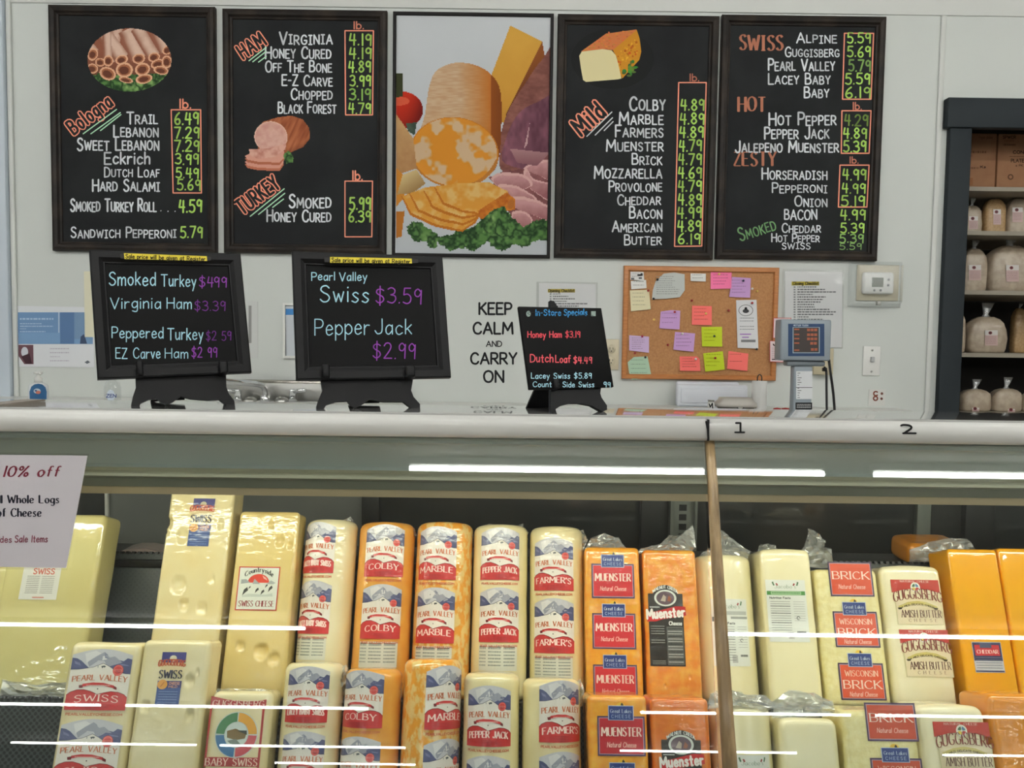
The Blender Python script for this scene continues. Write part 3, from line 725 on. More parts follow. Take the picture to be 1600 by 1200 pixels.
g.put(g.poly(pp((85, 800), (150, 775), (190, 840), (130, 885), (60, 890))), g.mix((222, 196, 142), (160, 124, 76), (Y-268)/40+(X-640)/60))
hs = g.poly(pp((480, 810), (560, 780), (650, 770), (770, 700), (770, 1040), (640, 1050), (560, 960), (520, 870)), 4, 9)
g.put(hs, g.mix((150, 96, 96), (112, 66, 68), (fbm(X, Y, 14, 5)-.3)*1.6))
for k, P in enumerate((((640, 770), (700, 740), (790, 735), (790, 830), (700, 800)), ((650, 770), (690, 820), (790, 850), (790, 930), (690, 880), (640, 820)), ((490, 815), (540, 790), (640, 800), (680, 850), (600, 870), (520, 850)), ((520, 850), (600, 850), (690, 900), (690, 950), (600, 920)), ((590, 900), (680, 910), (790, 965), (790, 1020), (680, 985), (600, 950)), ((585, 975), (640, 965), (680, 1000), (660, 1040), (600, 1030)))):
    m1 = g.poly(sm(pp(*P)), 3, 10, k); g.put(m1, (222, 176, 172))
    cx = sum(p[0] for p in P)/len(P); cy = sum(p[1] for p in P)/len(P)
    m2 = g.poly(sm(pp(*[(cx+(x-cx)*.9, cy+(y-cy)*.82+5) for x, y in P])), 3, 10, k)
    g.put(m2, g.mix((208, 156, 156), (158, 102, 106), (Y-cy/2.929+10)/26+(fbm(X, Y, 9, k)-.5)*.5))
g.put(g.poly(pp((575, 680), (760, 700), (700, 760), (610, 745))), g.mix((178, 134, 136), (140, 94, 100), (Y-232)/25))
lt = g.poly(pp((100, 1035), (150, 1010), (260, 1080), (430, 1030), (480, 960), (545, 935), (590, 1000), (640, 1040), (700, 1000), (770, 1010), (770, 1100), (700, 1100), (640, 1130), (600, 1120), (540, 1150), (470, 1110), (400, 1150), (340, 1130), (300, 1150), (250, 1110), (235, 1145), (190, 1110), (130, 1100)), 10, 7)
g.lettuce(lt, 3)
for k, (a, b, c2) in enumerate((((75, 905), (430, 1000), 0), ((110, 880), (440, 985), 1), ((180, 860), (450, 975), 2), ((230, 855), (480, 960), 3))):
    dx = [0, 35, 100, 150][k]; sl = g.poly(pp((78+dx, 900-k*14), (180+dx, 862-k*6), (480, 838), (570, 880), (560, 920-k*3), (440, 985), (420, 1020-k*14), (360, 1062-k*30), (240+dx*.4, 1040-k*30), (120+dx, 985-k*16)), 2, 12, k)
    g.put(sl, (196, 116, 34)); sl2 = g.poly(pp((84+dx, 898-k*14), (184+dx, 858-k*6), (480, 834), (566, 876), (556, 914-k*3), (440, 978), (416, 1010-k*14), (360, 1052-k*30), (244+dx*.4, 1028-k*30), (126+dx, 975-k*16)), 2, 12, k)
    g.put(sl2, g.mix((222, 156, 62), (228, 186, 116), (fbm(X, Y, 16, 20+k)-.5)*4+.2))
g.put(g.poly(pp((430, 965), (560, 880), (600, 910), (600, 960), (560, 965), (480, 1000), (440, 1005))), g.mix((216, 132, 44), (186, 100, 34), (fbm(X, Y, 9)-.4)*3)); g.put(g.ell(600+582/2.93, 935/2.93, 5, 8, .3), (186, 112, 48))
g.lettuce(g.poly(pp((440, 1010), (500, 960), (548, 938), (580, 1000), (560, 1080), (450, 1060)), 9, 6) & (Y > 322), 6)
g.A &= on
g.C *= .93
build('picture', g.mb(on_wall(WALLY-.010)), P_paper, t)
# oval of rolled slices
g = Paint(134, 42, 270, 146, 1.0); X, Y = g.X, g.Y
ov = g.ell(202.3, 93.7, 65.5, 49.5)
g.put(ov, g.mix((150, 92, 70), (96, 56, 44), (Y-80)/60))
def c1(a, b): return a/3, b/3
g.lettuce(ov & (Y > 112+8*fbm(X, Y, 12)), 2)
for (xa, ya), (xb, yb), r in (((560, 60), (510, 285), 30), ((700, 60), (780, 240), 34), ((490, 160), (572, 275), 34), ((400, 200), (440, 250), 26), ((590, 140), (650, 275), 36), ((640, 130), (720, 265), 30), ((500, 150), (505, 285), 20)):
    ax, ay = c1(xa, ya); bx, by = c1(xb, yb); dx, dy = bx-ax, by-ay; l = math.hypot(dx, dy); u = ((X-ax)*dx+(Y-ay)*dy)/l; v = (-(X-ax)*dy+(Y-ay)*dx)/l/(r/3)
    g.put(ov & (np.abs(v) < 1.05) & (u > 0) & (u < l), g.mix((222, 190, 172), (150, 96, 76), np.abs(v+.25)**2*.9+(fbm(X, Y, 14)-.5)*.4))
for (a, b, rx, ry, rot) in ((435, 255, 24, 30, .3), (432, 322, 28, 24, 0), (470, 292, 24, 20, .2), (508, 285, 23, 26, 0), (505, 345, 40, 30, .4), (570, 280, 30, 22, -.3), (583, 328, 40, 36, 0), (650, 275, 30, 24, -.2), (668, 325, 36, 30, -.3), (675, 370, 40, 22, -.2), (722, 268, 28, 22, -.3), (740, 300, 34, 22, -.3), (755, 330, 36, 20, .2), (590, 375, 34, 14, .2), (782, 290, 24, 30, 0), (785, 235, 26, 20, -.5)):
    cx, cy = c1(a, b); g.put(ov & g.ell(cx, cy, rx/3, ry/3, rot), (226, 176, 142)); g.put(ov & g.ell(cx, cy, rx/3*.76, ry/3*.74, rot), (168, 104, 74)); g.put(ov & g.ell(cx-.6, cy+.6, rx/3*.56, ry/3*.52, rot), (108, 62, 46))
g.A &= ov
build('picture', g.mb(CB), P_paper, B1)
# sliced ham
g = Paint(378, 176, 490, 270, 1.0); X, Y = g.X, g.Y
def p2(*a): return [(340+u/3, v/3) for u, v in a]
body = g.poly(p2((180, 610), (215, 570), (280, 550), (345, 542), (400, 560), (430, 600), (432, 650), (400, 690), (330, 720), (300, 720), (190, 700)))
g.put(body, g.mix(g.mix((186, 112, 76), (140, 74, 46), vn(X*2.2+Y, Y*.5, 7, 2)), (84, 44, 30), (Y-222)/28+(X-470)/60))
g.put(g.ell(340+250/3, 642/3, 26, 24.5, .2), (226, 186, 166)); g.put(g.ell(340+250/3, 643/3, 24.5, 23, .2), g.mix((206, 150, 138), (222, 178, 164), fbm(X, Y, 9, 3)*1.6-.3))
for k, (dy, c) in enumerate(((50, (190, 112, 86)), (38, (214, 154, 136)), (22, (180, 104, 78)), (10, (216, 158, 140)))):
    g.put(g.poly(p2((128, 720+dy), (200, 690+dy), (312, 700+dy*.8), (308, 735+dy*.8), (290, 752+dy), (190, 748+dy), (140, 738+dy))), c)
g.put(g.poly(p2((148, 700), (240, 695), (322, 672), (318, 700), (270, 735), (190, 745), (150, 728))), g.mix((222, 172, 156), (196, 132, 116), (fbm(X, Y, 10)-.4)*3))
g.lettuce(g.poly(p2((312, 720), (335, 708), (355, 730), (352, 762), (325, 768), (310, 745)), 4, 4), 4)
build('picture', g.mb(CB), P_paper, B2)
# ---------------------------------------------------------------- easel signs on the case top
CYAN = L((176, 222, 236)); PUR = L((150, 72, 176)); PUR2 = L((116, 52, 140))
def easel_sign(yaw, lean, om, wd, ht, cpx, Y, off, lab_s, lab_e, poly, hooks, frame, back=None):
    yaw, lean, om = map(math.radians, (yaw, lean, om))
    C = at(cpx[0], cpx[1], Y)+Vector((off[0], 0, off[1]))
    u0 = Vector((math.cos(yaw), math.sin(yaw), 0)); t0 = Vector((-math.sin(yaw)*math.sin(lean), math.cos(yaw)*math.sin(lean), math.cos(lean)))
    u = u0*math.cos(om)+t0*math.sin(om); t = t0*math.cos(om)-u0*math.sin(om); n = u.cross(t)   # n points to the shopper... away from wall
    if n.y > 0: n = -n
    R = Matrix((u, -n, t)).transposed()
    base = C-t*ht/2
    s = thing('easel_sign', lab_s, 'sign', base, None, R); inv = PM[s.name].inverted()
    if frame:
        W = wd/2; pf = [(0, .004), (0, -.006), (.002, -.008), (.012, -.008), (.018, -.004), (.020, -.004), (.021, -.002)]
        rings = [[(-W+i, h, i), (W-i, h, i), (W-i, h, ht-i), (-W+i, h, ht-i)] for i, h in pf]
        build('frame', MB().loft(rings, 0, False, False), M_black, s, True)
        build('board', MB().box((-W+.015, -.002, .015), (W-.015, .004, ht-.015)), M_blacksheet, s, True)
    else:
        build('board', MB().box((-wd/2, -.002, 0), (wd/2, .004, ht), bev=.001), M_blacksheet, s, True)
    P = C+n*.002; f = lambda px, py, o: inv @ (hit(px, py, P, n)+n*o)
    # easel
    PE = C-n*.005; e_loc = Vector((base.x, base.y, TOPZ)); e = thing('display_easel', lab_e, 'easel', e_loc, None, R); ie = PM[e.name].inverted()
    def ploc(px, py, Q): return ie @ hit(px, py, Q, n)
    pts = [ploc(x, y, PE) for x, y in poly]
    # let the feet stand on the top
    build('easel_front', MB().prism([(p.x, p.y, p.z) for p in pts], (0, .008, 0)), M_black, e, True)
    hm = MB()
    for (hx, y0, y1, wpx) in hooks:
        a = ploc(hx-wpx/2, y1, PE); b = ploc(hx+wpx/2, y0, PE)
        hm = MB().box((a.x, -.028 if frame else -.016, a.z), (b.x, a.y+.004, a.z+.006), bev=.002)
        hm.box((a.x, -.030 if frame else -.018, a.z), (b.x, -.022 if frame else -.010, b.z), bev=.003)
        build('hook', hm, M_black, e, True)
    # prop leg behind
    c = pts[0]*.5+pts[len(pts)//2]*.5; top = ie @ (C-n*.013)
    foot = ie @ Vector((C.x-n.x*.085, C.y-n.y*.085, TOPZ-.0015))
    build('prop_leg', MB().prism([(top.x-.018, top.y, top.z), (top.x+.018, top.y, top.z), (foot.x+.026, foot.y, foot.z), (foot.x-.026, foot.y, foot.z)], (0, .006, 0)), M_black, e, True)
    if back:
        build('back_plank', MB().prism([ploc(x, y, PE) for x, y in back], (0, .008, 0)), M_black, e, True)
    return s, f
def q1(*a): return [(u/4, 380+v/4) for u, v in a]
s, f = easel_sign(28.84, 14.48, 2.12, .2194, .199, (264.5, 491.75), 1.25, (.005, .0012),
    'black framed chalk sign with four lines on turkey and ham, left on the case', 'black scroll-foot easel under the turkey and ham chalk sign',
    q1((845, 740), (850, 900), (830, 960), (820, 1010), (825, 1042), (860, 1046), (880, 1000), (930, 976), (985, 972), (1000, 990), (1040, 1008), (1080, 992), (1130, 957), (1190, 972), (1300, 982), (1370, 977), (1400, 1000), (1440, 1028), (1470, 1024), (1465, 985), (1430, 940), (1415, 900), (1410, 740)),
    [(217, 568, 591, 9), (346, 568, 588, 12)], True)
d = Draw(f, True)
for a, x0, x1, y, h in (('Smoked', 170.5, 243, 446, 20), ('Turkey', 252, 306, 447.5, 18), ('Virginia', 172.5, 251, 482, 17), ('Ham', 261, 299, 482.5, 16.5), ('Peppered', 175, 255, 528, 17), ('Turkey', 262, 317, 531, 18), ('EZ Carve', 181, 250, 560, 16), ('Ham', 258, 293.5, 559.5, 15)): d.text(a, x0, y, h, CYAN, x1, .1, jit=.15)
d.build('lettering', s, P_matte, True)
d = Draw(f, True)
for a, x0, x1, y, h, c in (('$4', 311, 333, 449, 16, PUR), ('99', 334.5, 354, 449, 16, PUR), ('$3.39', 304, 352, 485.5, 15, PUR2), ('$2 59', 322, 361, 532, 14, PUR2), ('$2 99', 299.5, 339, 558.5, 15.5, PUR)): d.text(a, x0, y, h, c, x1, .1, jit=.15)
d.build('price_lettering', s, P_matte, True)
def tape_note(f, s, P, y0, y1, xa, xb):
    g = lambda px, py, o: f(px, py, o+.011)
    d = Draw(g, True); (x0, ya), (x1, yb), (x2, yc), (x3, yd) = P
    d.poly([(xa, ya+1), (x0+4, ya+.5), (x3+4, yd-.5), (xa+1, yd-1)], L((54, 54, 54))); d.poly([(x1-4, yb), (xb, yb+1), (xb, yc-1), (x2-4, yc)], L((54, 54, 54))); d.up()
    d.poly(P, L((226, 208, 74))); d.up(); d.text('Sale price will be given at Register', x0+2.5, y0, 6.2, L((50, 46, 30)), x1-2.5, .2, rot=-math.atan2(yb-ya, x1-x0))
    d.build('yellow_note', s, P_paper, True)
tape_note(f, s, [(193, 399.5), (321.5, 404), (322, 411.5), (194, 408.5)], 407.3, 0, 187, 328)
s, f = easel_sign(18.9, 15.39, .72, .2359, .2013, (577.75, 495.75), 1.25, (.0036, .0015),
    'black framed chalk sign with two cheese prices, at the centre of the case top', 'black scroll-foot easel under the two-price chalk sign',
    [(350+u/4, 380+v/4) for u, v in ((603, 740), (605, 860), (615, 920), (590, 980), (577, 1020), (580, 1050), (610, 1056), (640, 1010), (700, 990), (770, 986), (790, 1010), (820, 1030), (860, 1010), (910, 976), (1000, 990), (1120, 990), (1150, 1015), (1190, 1042), (1225, 1037), (1225, 1005), (1185, 960), (1170, 920), (1180, 860), (1180, 740))],
    [(507, 573, 595, 11), (637, 575, 594, 14)], True)
d = Draw(f, True)
for a, x0, x1, y, h, th in (('Pearl', 487, 523, 438, 12.5, .13), ('Valley', 530.5, 573, 439, 13, .13), ('Swiss', 500, 576, 472, 25, .08), ('Pepper', 492, 577, 523, 25, .07), ('Jack', 585.5, 643, 522, 23, .075)): d.text(a, x0, y, h, CYAN, x1, th, jit=.12)
d.build('lettering', s, P_matte, True)
d = Draw(f, True); d.text('$3.59', 587, 474.5, 24, PUR, 658.5, .075, jit=.12); d.text('$2.99', 582.5, 560.5, 24, PUR, 649, .075, jit=.12); d.build('price_lettering', s, P_matte, True)
tape_note(f, s, [(514.5, 405.5), (641, 408), (641.5, 415.5), (514.5, 414.5)], 413.3, 0, 505, 651)
s, f = easel_sign(24.49, 17.71, .72, .1432, .1275, (883.25, 543.75), 1.21, (.0014, .0007),
    'small frameless black chalk sign leaning on the right, beside the cork board', 'small black easel under the frameless black chalk sign',
    [(700+u/4.287, 400+v/4.287) for u, v in ((690, 820), (690, 1062), (720, 1062), (715, 1030), (760, 1000), (820, 985), (880, 985), (960, 1000), (1035, 1042), (1066, 1030), (1065, 1000), (1030, 950), (1020, 920), (1035, 820))],
    [(864.5, 594, 611, 6)], False, [(860, 520), (860, 469), (866, 471), (872, 480), (874, 520)])
d = Draw(f, True)
for a, x0, x1, y, h, c, th in (('In-Store', 837, 876, 493, 9, L((66, 150, 210)), .17), ('Specials', 881, 917, 492.5, 9, L((66, 150, 210)), .17), ('Honey Ham $3.19', 824.5, 906, 527.5, 9.5, L((226, 84, 96)), .16), ('Dutch', 828.5, 864, 566, 12, L((232, 96, 106)), .14), ('Loaf', 868, 891, 566.5, 11, L((232, 96, 106)), .15), ('$4.49', 896, 924.5, 568, 10, L((232, 96, 106)), .16), ('Lacey Swiss $5.89', 830, 924, 591.5, 8.5, CYAN, .15), ('Count', 832.5, 861.5, 604.5, 8, CYAN, .15), ('y Side Swiss', 869, 928, 605, 8, CYAN, .15), ('99', 943, 953.5, 605.5, 8.5, CYAN, .15)): d.text(a, x0, y, h, c, x1, th, jit=.15)
gy = L((150, 168, 160))
d.ell(825.5, 490.5, 3.6, 4.6, gy, 12); d.rect(923.5, 486.5, 930.5, 494, gy); d.up(); d.line([(823.5, 489), (827.5, 492)], .8, L((30, 34, 34))); d.line([(825, 488), (929, 488.0)][:1]+[(926.5, 493)], .8, L((30, 34, 34)))
d.build('lettering', s, P_matte, True)

# ---------------------------------------------------------------- wall lettering, sheets and fittings
dc = thing('wall_decal', 'black vinyl wall lettering reading keep calm and carry on', 'wall lettering', at(772, 597, WALLY)); bk = L((30, 31, 33))
for a, x0, x1, y, h, th in (('KEEP', 749, 799, 491, 17.5, .185), ('CALM', 739.5, 801, 521.5, 17.5, .185), ('AND', 760, 784, 541.5, 8.5, .18), ('CARRY', 735.5, 807, 568.5, 17, .185), ('ON', 756, 786.5, 597, 17.5, .185)): d = Draw(on_wall(WALLY), True, base=.001); d.text(a, x0, y, h, bk, x1, th); d.build('word_lettering', dc, P_matte)
def sheet(name, label, cat, cs, c=(226, 228, 230), Y=WALLY, m=None, t=.002):
    P = [at(x, y, Y) for x, y in cs]
    tt = thing(name, label, cat, (sum(p.x for p in P)/4, Y, min(p.z for p in P)))
    build('sheet', MB().prism([p-Vector((0, t, 0)) for p in P], (0, t*.9, 0)), m or mat('paper '+name, c, .7), tt)
    return tt, Draw(lambda px, py, o: at(px, py, Y-t-o), True)
GR = L((120, 122, 124)); G2 = L((160, 162, 164))
t, d = sheet('checklist', 'white closing checklist in a clear sleeve, right of the cork board', 'checklist', [(1226, 424), (1316, 425), (1315, 543), (1226, 542)], (248, 249, 250))
d.rect(1237, 440, 1280, 446, L((214, 196, 70))); d.up(); d.text('Closing Checklist', 1239, 445, 4.6, L((50, 46, 30)), 1279, .22)
for i in range(14): y = 447.5+i*3.9; d.rect(1240, y, 1243, y+2.2, G2); d.scribble(1246, 1246+[30, 44, 60, 24, 44, 40, 36, 26, 27, 50, 60, 56, 18, 40][i], y, 1.8, GR, seed=i)
d.build('print', t, P_paper)
build('sleeve', MB().prism([at(x, y, WALLY-.004) for x, y in ((1222, 420), (1319, 422), (1317, 545), (1221, 543))], (0, .0008, 0)), M_sleeve, t)
t, d = sheet('checklist', 'white opening checklist in a clear sleeve, behind the small black chalk sign', 'checklist', [(842, 442), (931, 444), (930, 560), (842, 560)], (248, 249, 250))
d.rect(856, 451.5, 898.5, 457, L((206, 186, 84))); d.up(); d.text('Opening Checklist', 857, 456.4, 4.4, L((50, 46, 30)), 897.5, .22)
for i in range(9): y = 458.5+i*3.8; d.rect(859, y, 861.5, y+2, G2); d.scribble(864, 864+[12, 24, 34, 22, 54, 40, 36, 26, 27][i], y, 1.7, GR, seed=i+40)
d.build('print', t, P_paper)
build('sleeve', MB().prism([at(x, y, WALLY-.004) for x, y in ((838, 440), (934, 441), (932, 563), (838, 563))], (0, .0008, 0)), M_sleeve, t)
t, d = sheet('info_poster', 'laminated sheet with a blue photo above white text, left end of the wall', 'poster', [(27, 478), (146, 480), (148, 574), (27, 573)], (224, 226, 230))
d.rect(28, 488, 145, 537.5, L((112, 146, 186))); d.up(); d.rect(28, 520, 145, 537.5, L((124, 158, 196))); d.rect(94, 488, 116, 537, L((92, 122, 164))); d.rect(116, 488, 134, 530, L((120, 148, 180))); d.rect(91, 488, 93, 520, L((190, 204, 220))); d.up()
d.poly([(126, 526), (131, 522), (134, 530), (136, 537), (125, 537)], L((70, 84, 110)))
for i in range(5): d.scribble(31, 31+(53, 34, 52, 10, 40)[i], (497, 505, 509, 513, 517.5)[i], (2.6, 1.4, 1.4, 1.4, 1.4)[i], L((178, 198, 220)), seed=i)
d.poly([(29, 539), (52, 539), (52.5, 569), (38, 569), (29, 556)], L((110, 78, 86))); d.up(); d.ell(38.5, 550, 5.5, 8, L((206, 208, 216)), 14); d.poly([(33, 557), (46, 552), (50, 568), (40, 568)], L((70, 46, 54)))
for i in range(4): d.scribble(78, 108-(i == 2)*14, 544+i*6.3, 1.5, L((190, 184, 196)), seed=i+9)
d.poly([(132, 566), (137, 563), (141, 566), (136, 568.5)], L((110, 116, 124)))
d.build('print', t, P_paper)
t, d = sheet('note_card', 'cream strip of card half hidden behind the turkey and ham chalk sign', 'card', [(131.5, 424), (150, 424), (152, 527), (133, 526.5)], (226, 222, 196), WALLY-.003)
t, d = sheet('plastic_strip', 'clear document holder with a grey bar, between the two framed chalk signs', 'document holder', [(386, 470), (403, 471), (403, 560), (387, 559)], (206, 208, 206))
d.rect(388.5, 477.5, 393, 536, L((150, 150, 148))); d.build('bar', t, P_paper)
x0, x1, z0, z1 = rect_of([(442, 474), (500, 474), (500, 560), (442, 560)], WALLY-.01)
t = thing('wall_chart', 'white framed chart with a blue strip, half hidden behind the two-price chalk sign', 'chart', (x0, WALLY, z0))
build('frame', frame_mb(x0, x1, z0, z1, WALLY, [(0, 0), (0, .012), (.008, .012), (.009, .005)]), M_white, t)
build('chart', MB().box((x0+.006, WALLY-.005, z0+.006), (x1-.006, WALLY-.001, z1-.006)), mat('chart paper', (196, 202, 208), .6), t)
d = Draw(on_wall(WALLY-.005), True); d.rect(446.5, 482.5, 496, 492, L((70, 130, 190))); d.up()
for q in (((445.8, 477.5), (496, 477.5)), ((445.8, 477.5), (446.8, 557)), ((446.8, 557), (496, 557))): d.line(list(q), 1, L((60, 70, 80)))
d.build('print', t, P_paper)
t, d = sheet('note_card', 'small white card low on the wall, left of the small black easel', 'card', [(841, 606), (862, 606), (862, 634), (841, 634)], (214, 214, 222), WALLY-.003)
# outlet
def plate(name, label, cat, cs, m):
    x0, x1, z0, z1 = rect_of(cs, WALLY-.005); t = thing(name, label, cat, ((x0+x1)/2, WALLY, z0))
    build('cover_plate', MB().box((x0, WALLY-.006, z0), (x1, WALLY, z1), bev=.002), m, t); return t, (x0, x1, z0, z1)
t, (x0, x1, z0, z1) = plate('power_outlet', 'ivory power outlet on the wall, left of the cork board', 'outlet', [(943, 530), (967, 530), (967, 578), (943, 578)], M_ivory)
for k in (.68, .3):
    zc = z0+(z1-z0)*k; xc = (x0+x1)/2; mb = MB().lathe([(.0005, -.001), (.016, 0), (.016, .003), (.0005, .003)], 20, X=Matrix.Translation((xc, WALLY-.006, zc)) @ Matrix.Rotation(math.pi/2, 4, 'X')); s_ = build('socket', mb, M_ivory, t)
    build('slot', MB().box((xc-.007, WALLY-.0098, zc-.002), (xc-.005, WALLY-.008, zc+.007)).box((xc+.005, WALLY-.0098, zc-.002), (xc+.007, WALLY-.008, zc+.006)).box((xc-.002, WALLY-.0098, zc-.010), (xc+.002, WALLY-.008, zc-.006)), M_blackpl, s_)
t, (x0, x1, z0, z1) = plate('light_switch', 'white single light switch below the boxed thermostat', 'light switch', [(1349, 541), (1376, 541), (1375, 587), (1348, 587)], M_white)
xc = (x0+x1)/2; zc = (z0+z1)/2
build('toggle', MB().box((xc-.006, WALLY-.018, zc-.004), (xc+.006, WALLY-.004, zc+.016), bev=.002), mat('toggle grey', (176, 178, 180), .4), t)
for k in (.86, .14): build('screw', MB().lathe([(.0005, -.001), (.004, 0), (.004, .002), (.0005, .0025)], 10, X=Matrix.Translation((xc, WALLY-.006, z0+(z1-z0)*k)) @ Matrix.Rotation(math.pi/2, 4, 'X')), M_steel, t)
# thermostat in its clear guard
t, (x0, x1, z0, z1) = plate('thermostat', 'white thermostat with grey screen inside a clear locking guard', 'thermostat', [(1339, 414), (1405, 414), (1404, 470), (1338, 470)], mat('guard backing', (196, 188, 164), .6))
a = at(1348, 425, WALLY-.02); b = at(1395, 460, WALLY-.02)
build('body', MB().box((a.x, WALLY-.03, b.z), (b.x, WALLY-.006, a.z), bev=.010, seg=4), M_white, t)
sc = MB(); c = at(1363, 433.5, WALLY-.031); e = at(1380, 448.5, WALLY-.031); build('screen', sc.box((c.x, WALLY-.0312, e.z), (e.x, WALLY-.0295, c.z)), mat('lcd', (104, 110, 98), .3), t)
for (px, py) in ((1388.5, 437), (1388, 445.5), (1366.5, 453.5), (1376, 453.5)):
    p = at(px, py, WALLY-.03); build('button', MB().lathe([(.0005, -.001), (.005, 0), (.004, .002), (.0005, .002)], 12, X=Matrix.Translation((p.x, WALLY-.03, p.z)) @ Matrix.Rotation(math.pi/2, 4, 'X')), mat('button grey', (150, 152, 152), .5), t)
gx0, gx1, gz0, gz1 = rect_of([(1334, 409), (1415, 409), (1413, 478), (1332, 478)], WALLY-.04)
rings = [[(gx0+i, WALLY-h, gz0+i), (gx1-i, WALLY-h, gz0+i), (gx1-i, WALLY-h, gz1-i), (gx0+i, WALLY-h, gz1-i)] for i, h in ((-.004, .001), (-.004, .004), (.004, .006), (.012, .05), (.016, .055))]
m = MB().loft(rings, 0, False, False); n0 = len(m.V)-4; m.F.append([n0, n0+1, n0+2, n0+3]); m.M.append(0); m.S.append(False); m.C.append(None)
build('guard', m, M_clear, t)
p = at(1372, 474, WALLY-.05); build('lock', MB().box((p.x-.008, WALLY-.06, p.z-.008), (p.x+.008, WALLY-.045, p.z+.008), bev=.002), M_steel, t)
# sticker under the switch
t, d = sheet('sticker', 'white sticker with brown figures under the light switch', 'sticker', [(1358, 608), (1384, 608), (1382, 634), (1356, 634)], (214, 214, 210))
d.ring(1368.5, 615, 2.2, 4.4, L((120, 62, 46)), 30, 330, 16); d.ring(1368, 622.5, 2, 4.2, L((120, 62, 46))); d.ell(1378, 615, 2.2, 2.2, L((110, 70, 60)), 8); d.ell(1377.5, 623, 2.2, 2.2, L((110, 70, 60)), 8)
d.build('print', t, P_paper)

# cork board
M_cork = mat('cork', (188, 138, 92), .9, c2=(170, 120, 78), nscale=160, lo=.3, hi=.7, bump=(300, .2))
M_pine = mat('golden wood', (190, 124, 66), .45, c2=(176, 110, 56), nscale=30, vec=(1, 1, 8), coat=.2)
x0, x1, z0, z1 = rect_of([(975, 415), (1218, 418), (1213, 595), (972, 592)], WALLY-.02)
t = thing('cork_board', 'wood-framed cork notice board on the wall above the counter', 'notice board', ((x0+x1)/2, WALLY, z0))
build('frame', frame_mb(x0, x1, z0, z1, WALLY, [(0, 0), (0, .016), (.003, .019), (.016, .019), (.019, .016), (.019, .009)]), M_pine, t)
build('cork', MB().box((x0+.012, WALLY-.010, z0+.012), (x1-.012, WALLY-.001, z1-.012)), M_cork, t)
CK = WALLY-.010
def kq(*a): return [(960+u/4.285, 400+v/4.285) for u, v in a]
def note(label, P, c, cat='note', lines=4, seed=0, dark=.5, extra=None, nm='sticky_note'):
    Q = [at(x, y, CK-.0015) for x, y in P]; cx = sum(q.x for q in Q)/len(Q); cz = sum(q.z for q in Q)/len(Q)
    tt = thing(nm, label, cat, (cx, CK, min(q.z for q in Q)), 'papers on the cork board')
    # the lower edge curls off the board
    zt = max(q.z for q in Q); zb_ = min(q.z for q in Q); n = 5; tr = []
    m = MB(); V = []; 
    for q in Q: k = (zt-q.z)/(zt-zb_+1e-6); V.append(Vector((q.x, CK-.0012-.006*k, q.z)))
    m.prism(V, (0, .0005, 0)); build('paper', m, mat('note '+str(len(PM)), c, .8), tt)
    ys = [p[1] for p in P]; xs_ = [p[0] for p in P]; ya, yb = min(ys), max(ys); xa, xb = min(xs_), max(xs_)
    def f(px, py, o):
        k = (py-ya)/(yb-ya+1e-6); return at(px, py, CK-.0016-.006*k-o)
    d = Draw(f, True); ink = tuple(v*dark for v in L(c))
    r = random.Random(seed)
    for i in range(lines):
        y = ya+(yb-ya)*(.14+.72*i/max(lines, 1)); d.scribble(xa+(xb-xa)*.14, xa+(xb-xa)*r.uniform(.6, .86), y, 1.0, ink, .5, seed+i)
    if extra: extra(d)
    d.build('writing', tt, P_paper)
PK = (255, 126, 172); LV = (200, 158, 210); CO = (250, 118, 110); YG = (196, 214, 40); CR = (226, 218, 180); MT = (176, 206, 180)
def card1(d):
    d.rect(996, 428.5, 1004, 431, bk); d.rect(986, 434, 991, 437, GR); d.rect(998, 433, 1003, 436, GR)
note('small white business card in the top left corner of the cork board', kq((108, 105), (196, 106), (198, 165), (106, 160)), (226, 226, 224), 'card', 2, 1, .4, card1, 'business_card')
note('small white business card right under the top left corner card', kq((110, 168), (212, 160), (214, 216), (112, 224)), (230, 230, 226), 'card', 2, 2, .3, None, 'business_card')
note('cream sticky note below the two business cards', kq((103, 230), (232, 226), (242, 357), (110, 370)), CR, 'note', 4, 3)
note('big grey-white paper with cut corners in the upper part of the cork board', kq((256, 230), (275, 170), (330, 118), (400, 110), (470, 122), (470, 230), (436, 276), (350, 286), (250, 290)), (196, 200, 196), 'note', 9, 4, .55, None, 'paper_note')
note('tiny white business card near the top middle of the cork board', kq((510, 116), (613, 118), (609, 172), (508, 168)), (232, 232, 228), 'card', 2, 5, .3, None, 'business_card')
note('hot pink sticky note on the top edge of the cork board', kq((645, 108), (786, 110), (780, 218), (642, 222)), PK, 'note', 4, 6)
note('lavender sticky note tilted beside the hot pink one', kq((788, 140), (914, 148), (906, 280), (766, 274)), LV, 'note', 5, 7)
note('lavender sticky note in the middle left, level with the coral note', kq((310, 372), (380, 362), (442, 366), (434, 492), (299, 484)), LV, 'note', 3, 8)
note('coral sticky note pinned at the centre of the cork board', kq((520, 332), (652, 336), (650, 463), (516, 461)), CO, 'note', 4, 9)
note('upper of the two yellow-green sticky notes', kq((583, 475), (721, 474), (719, 607), (585, 605)), YG, 'note', 4, 10)
note('lavender sticky note left of the upper yellow-green note', kq((406, 508), (541, 518), (528, 641), (393, 627)), LV, 'note', 4, 11)
note('pale lavender sticky note low at the left edge of the cork board', kq((99, 530), (232, 540), (230, 648), (98, 632)), (206, 180, 218), 'note', 6, 12)
note('mint green note with cut corners at the bottom left of the cork board', kq((88, 712), (130, 676), (222, 672), (247, 805), (118, 829), (98, 780)), MT, 'note', 4, 13)
note('coral sticky note left of the lower yellow-green note', kq((436, 672), (552, 672), (571, 690), (574, 770), (438, 768)), CO, 'note', 4, 14)
